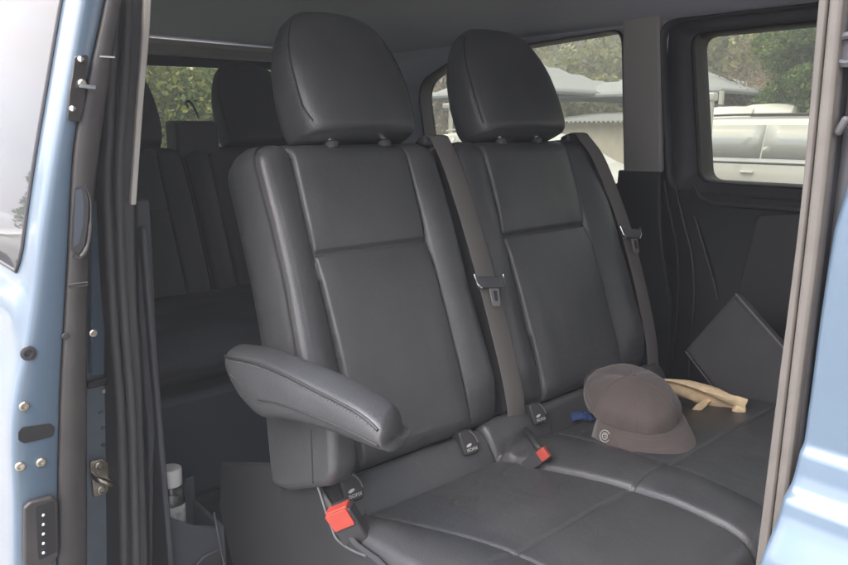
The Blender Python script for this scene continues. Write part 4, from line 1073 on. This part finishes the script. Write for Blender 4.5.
# white posts
def post(px, dist, y0, y1, label, lamp):
    b0 = polar(px, dist); t = thing('white_post', label, 'post', b0); zt = zat(y0, dist, px)
    MB().tube([b0, Vector((b0.x, b0.y, zt))], .045, 10).build('post_shaft', WHITEP, t)
    MB().box((b0.x, b0.y, zt), (.16, .34, .10) if lamp else (.14, .14, .12)).build('post_head', WHITEP, t, bev=.02)
post(450, 15, 106, 140, 'slim white lamp post between the two front headrests', True)
post(703, 12, 97, 126, 'white post below the canopy at the left edge of the door window', False)
# low cream building with corrugated roof
bc_ = polar(600, 17); zr_ = zat(113, 17, 600); ze_ = zat(122, 17, 600)
hut = thing('cream_hut', 'low cream wall with grey corrugated roof below the canopies', 'hut', bc_)
MB().box((bc_.x + 1.2, bc_.y, (GZ + ze_) / 2), (2.0, 2.6, ze_ - GZ)).build('hut_wall', WALLM, hut, bev=.02)
V = []; F = []
for i in range(121):
    for j in range(2):
        y = bc_.y - 1.9 + 3.8 * i / 120; V.append((bc_.x + (-.1 if j == 0 else 2.4), y, (ze_ if j == 0 else zr_ + .05) + .018 * (1 if (i // 2) % 2 else -1)))
for i in range(120): F.append((2 * i, 2 * i + 1, 2 * i + 3, 2 * i + 2))
mk('hut_roof', V, F, ROOFM, hut, smooth=0, solid=.02)

# parked vehicles -------------------------------------------------------------------
def car(name, label, loc, rot, col, Hc=1.62, Lc=4.7, Wc=1.85, group=None, boxy=.0):
    M = Matrix.Translation(loc) @ Matrix.Rotation(rot, 4, 'Z'); t = thing(name, label, 'car', loc, group)
    def T(x, y, z): return M @ Vector((x, y, z))
    # stations along the length: (x, belt z, roof z or None)
    xs = np.linspace(-Lc / 2, Lc / 2, 41); belt = .60 * Hc + 0
    def roofz(u): # u -1 rear .. 1 front
        return interp(u, [-1, -.95, -.86, -.55, -.1, .18, .42, .60, .92, 1], [.62, .70, .93, .985, 1.0, .975, .80, .63, .50, .36] if not boxy else [.72, .9, .985, 1, 1, 1, .97, .72, .56, .40]) * Hc
    def half(u): return Wc / 2 * interp(abs(u), [0, .75, .93, 1], [1, .985, .90, .76])
    rings = []
    for x in xs:
        u = x / (Lc / 2); hw = half(u); rz = roofz(u); bz = min(belt, rz * .96); cab = max(0, rz - bz)
        tw = hw * (1 - .20 * min(1, cab / (.38 * Hc)))
        pts = [(hw * .86, .20), (hw * .98, .34), (hw, .52), (hw * .985, .62), (hw * 1.0, .72 if bz > .75 else bz * .8), (hw * .985, bz * .97), (hw * .955, bz + cab * .04), ((hw * .955 + tw) / 2, bz + cab * .5), (tw, bz + cab * .86), (tw * .93, bz + cab * .95), (tw * .6, rz), (0, rz + .012)]
        rings.append([T(x, y, z) for y, z in pts] + [T(x, -y, z) for y, z in pts[-2::-1]])
    MB().loft(rings).build('car_body', col, t, smooth=38)
    # side glass: curved strips set just proud of the cabin side
    for s in (-1, 1):
        for a, b in (((-.90, -.30), (-.29, .40), (.41, .60)) if boxy else ((-.80, -.50), (-.47, -.13), (-.10, .22))):
            V = []; F = []; n_ = 9
            for i in range(n_):
                u = a + (b - a) * i / (n_ - 1); hw = half(u); rz = roofz(u); bz = min(belt, rz * .96); cab = rz - bz; tw = hw * (1 - .20 * min(1, cab / (.38 * Hc)))
                for f_ in (.10, .45, .82):
                    y = (interp(f_, [.04, .5, .86], [hw * .955, (hw * .955 + tw) / 2, tw]) + .006) * s; V.append(T(u * Lc / 2, y, bz + cab * f_))
            for i in range(n_ - 1):
                for j in range(2): q = i * 3 + j; F.append((q, q + 1, q + 4, q + 3))
            mk('window', V, F, CARGL, t, smooth=60, solid=.004)
        MB().tube([T(u * Lc / 2, s * (half(u) * .972 + .006), min(belt, roofz(u) * .96) * .995) for u in np.linspace(-.84, .42, 14)], .016, 8).build('belt_moulding', RUBBER, t)
        MB().tube([T(u * Lc / 2, s * (half(u) + .004), .56) for u in np.linspace(-.48, .50, 12)], .028, 8).build('side_moulding', DKPLAST, t)
        MB().tube([T(u * Lc / 2, s * half(u) * .70, roofz(u) + .035) for u in np.linspace(-.66, .10, 12)], .018, 8).build('roof_rail', RUBBER if boxy else col, t)
        for u in (-.36, .06): MB().box(T(u * Lc / 2, s * (half(u) + .012), belt * .86), (.05 if abs(rot) > .5 else .2, .2 if abs(rot) > .5 else .05, .035)).build('door_handle', col, t, bev=.01)
        for u in (-.62, .62):
            c_ = T(u * Lc / 2, s * (Wc / 2 - .10), .32); axv = (M.to_3x3() @ Vector((0, s, 0))).normalized()
            wh = MB().lathe([(.20, -.1), (.31, -.1), (.33, -.06), (.33, .07), (.31, .10), (.22, .11), (.20, .09)], c_, axv, 36).build('wheel', RUBBER, t)
            MB().lathe([(.205, .06), (.20, .095), (.06, .11), (.03, .112)], c_, axv, 24).build('wheel_rim', SILVER, wh)
    for u, s in ((1, 1), (1, -1)): MB().box(T(Lc / 2 * .93, s * half(.93) * .8, .64), (.22, .30, .14) if abs(rot) < .5 else (.30, .22, .14)).build('headlight', CARGL, t, bev=.03)
    return t
c1 = Vector((11.6, 4.3, GZ))
car('parked_car', 'large white estate car parked just outside the far windows', c1, R(-90), WHITEP, Hc=zat(118, 12.2, 760) - GZ + .02, Lc=5.0, boxy=1)
c2_ = polar(600, 12.5)
car('parked_car', 'white car parked beyond, below the cream hut with corrugated roof', c2_ + Vector((.4, 2.0, 0)), R(-90), WHITEP, Hc=zat(131, 12, 600) - GZ)
for px, yt, lb in ((736, 104, 'white van roof showing above the estate car beside the dry shrub'), (776, 101, 'white van roof showing above the estate car under the dark tree')):
    p = polar(px, 15.5); car('parked_van', lb, p + Vector((2.2, 0.9, 0)), R(12), WHITEP, Hc=zat(yt, 15, px) - GZ, Lc=4.2, Wc=1.3, boxy=1)
# reflected in the open door's glass: a white car and a tree behind the photographer's left
car('parked_car', 'white car mirrored in the glass of the open sliding door', Vector((-4.2, 13, GZ)), R(10), WHITEP, Hc=1.5)
t = None
g0 = Vector((-7.0, 25, GZ))
tt = thing('yard_tree', 'dark tree mirrored in the glass of the open sliding door', 'tree', g0)
MB().tube([g0, g0 + Vector((.1, 0, 1.5)), g0 + Vector((0, .1, 3.0))], [.16, .12, .05], 8).build('trunk', BARK, tt)
leaves([(g0.x + random.uniform(-1.3, 1.3), g0.y + random.uniform(-1.3, 1.3), g0.z + random.uniform(1.2, 3.3), .6, .6, .5) for _ in range(22)], 200, .1, LEAF_D, 'crown', tt, 5)

# air volume added to lift the blacks, standing in for lens veil
vm = bpy.data.materials.new('air'); vm.use_nodes = True; t_ = vm.node_tree; t_.nodes.remove(t_.nodes['Principled BSDF'])
pv_ = t_.nodes.new('ShaderNodeVolumePrincipled'); pv_.inputs['Density'].default_value = .0108; pv_.inputs['Color'].default_value = (.86, .91, 1.0, 1); pv_.inputs['Anisotropy'].default_value = 0
t_.links.new(pv_.outputs[0], t_.nodes['Material Output'].inputs['Volume'])
hz = MB().box((40, 20, 9.0), (200, 180, 21.1)).build('veil_haze', vm, None, smooth=0); hz['kind'] = 'stuff'

for o in bpy.data.objects:
    if '_o' in o: del o['_o']
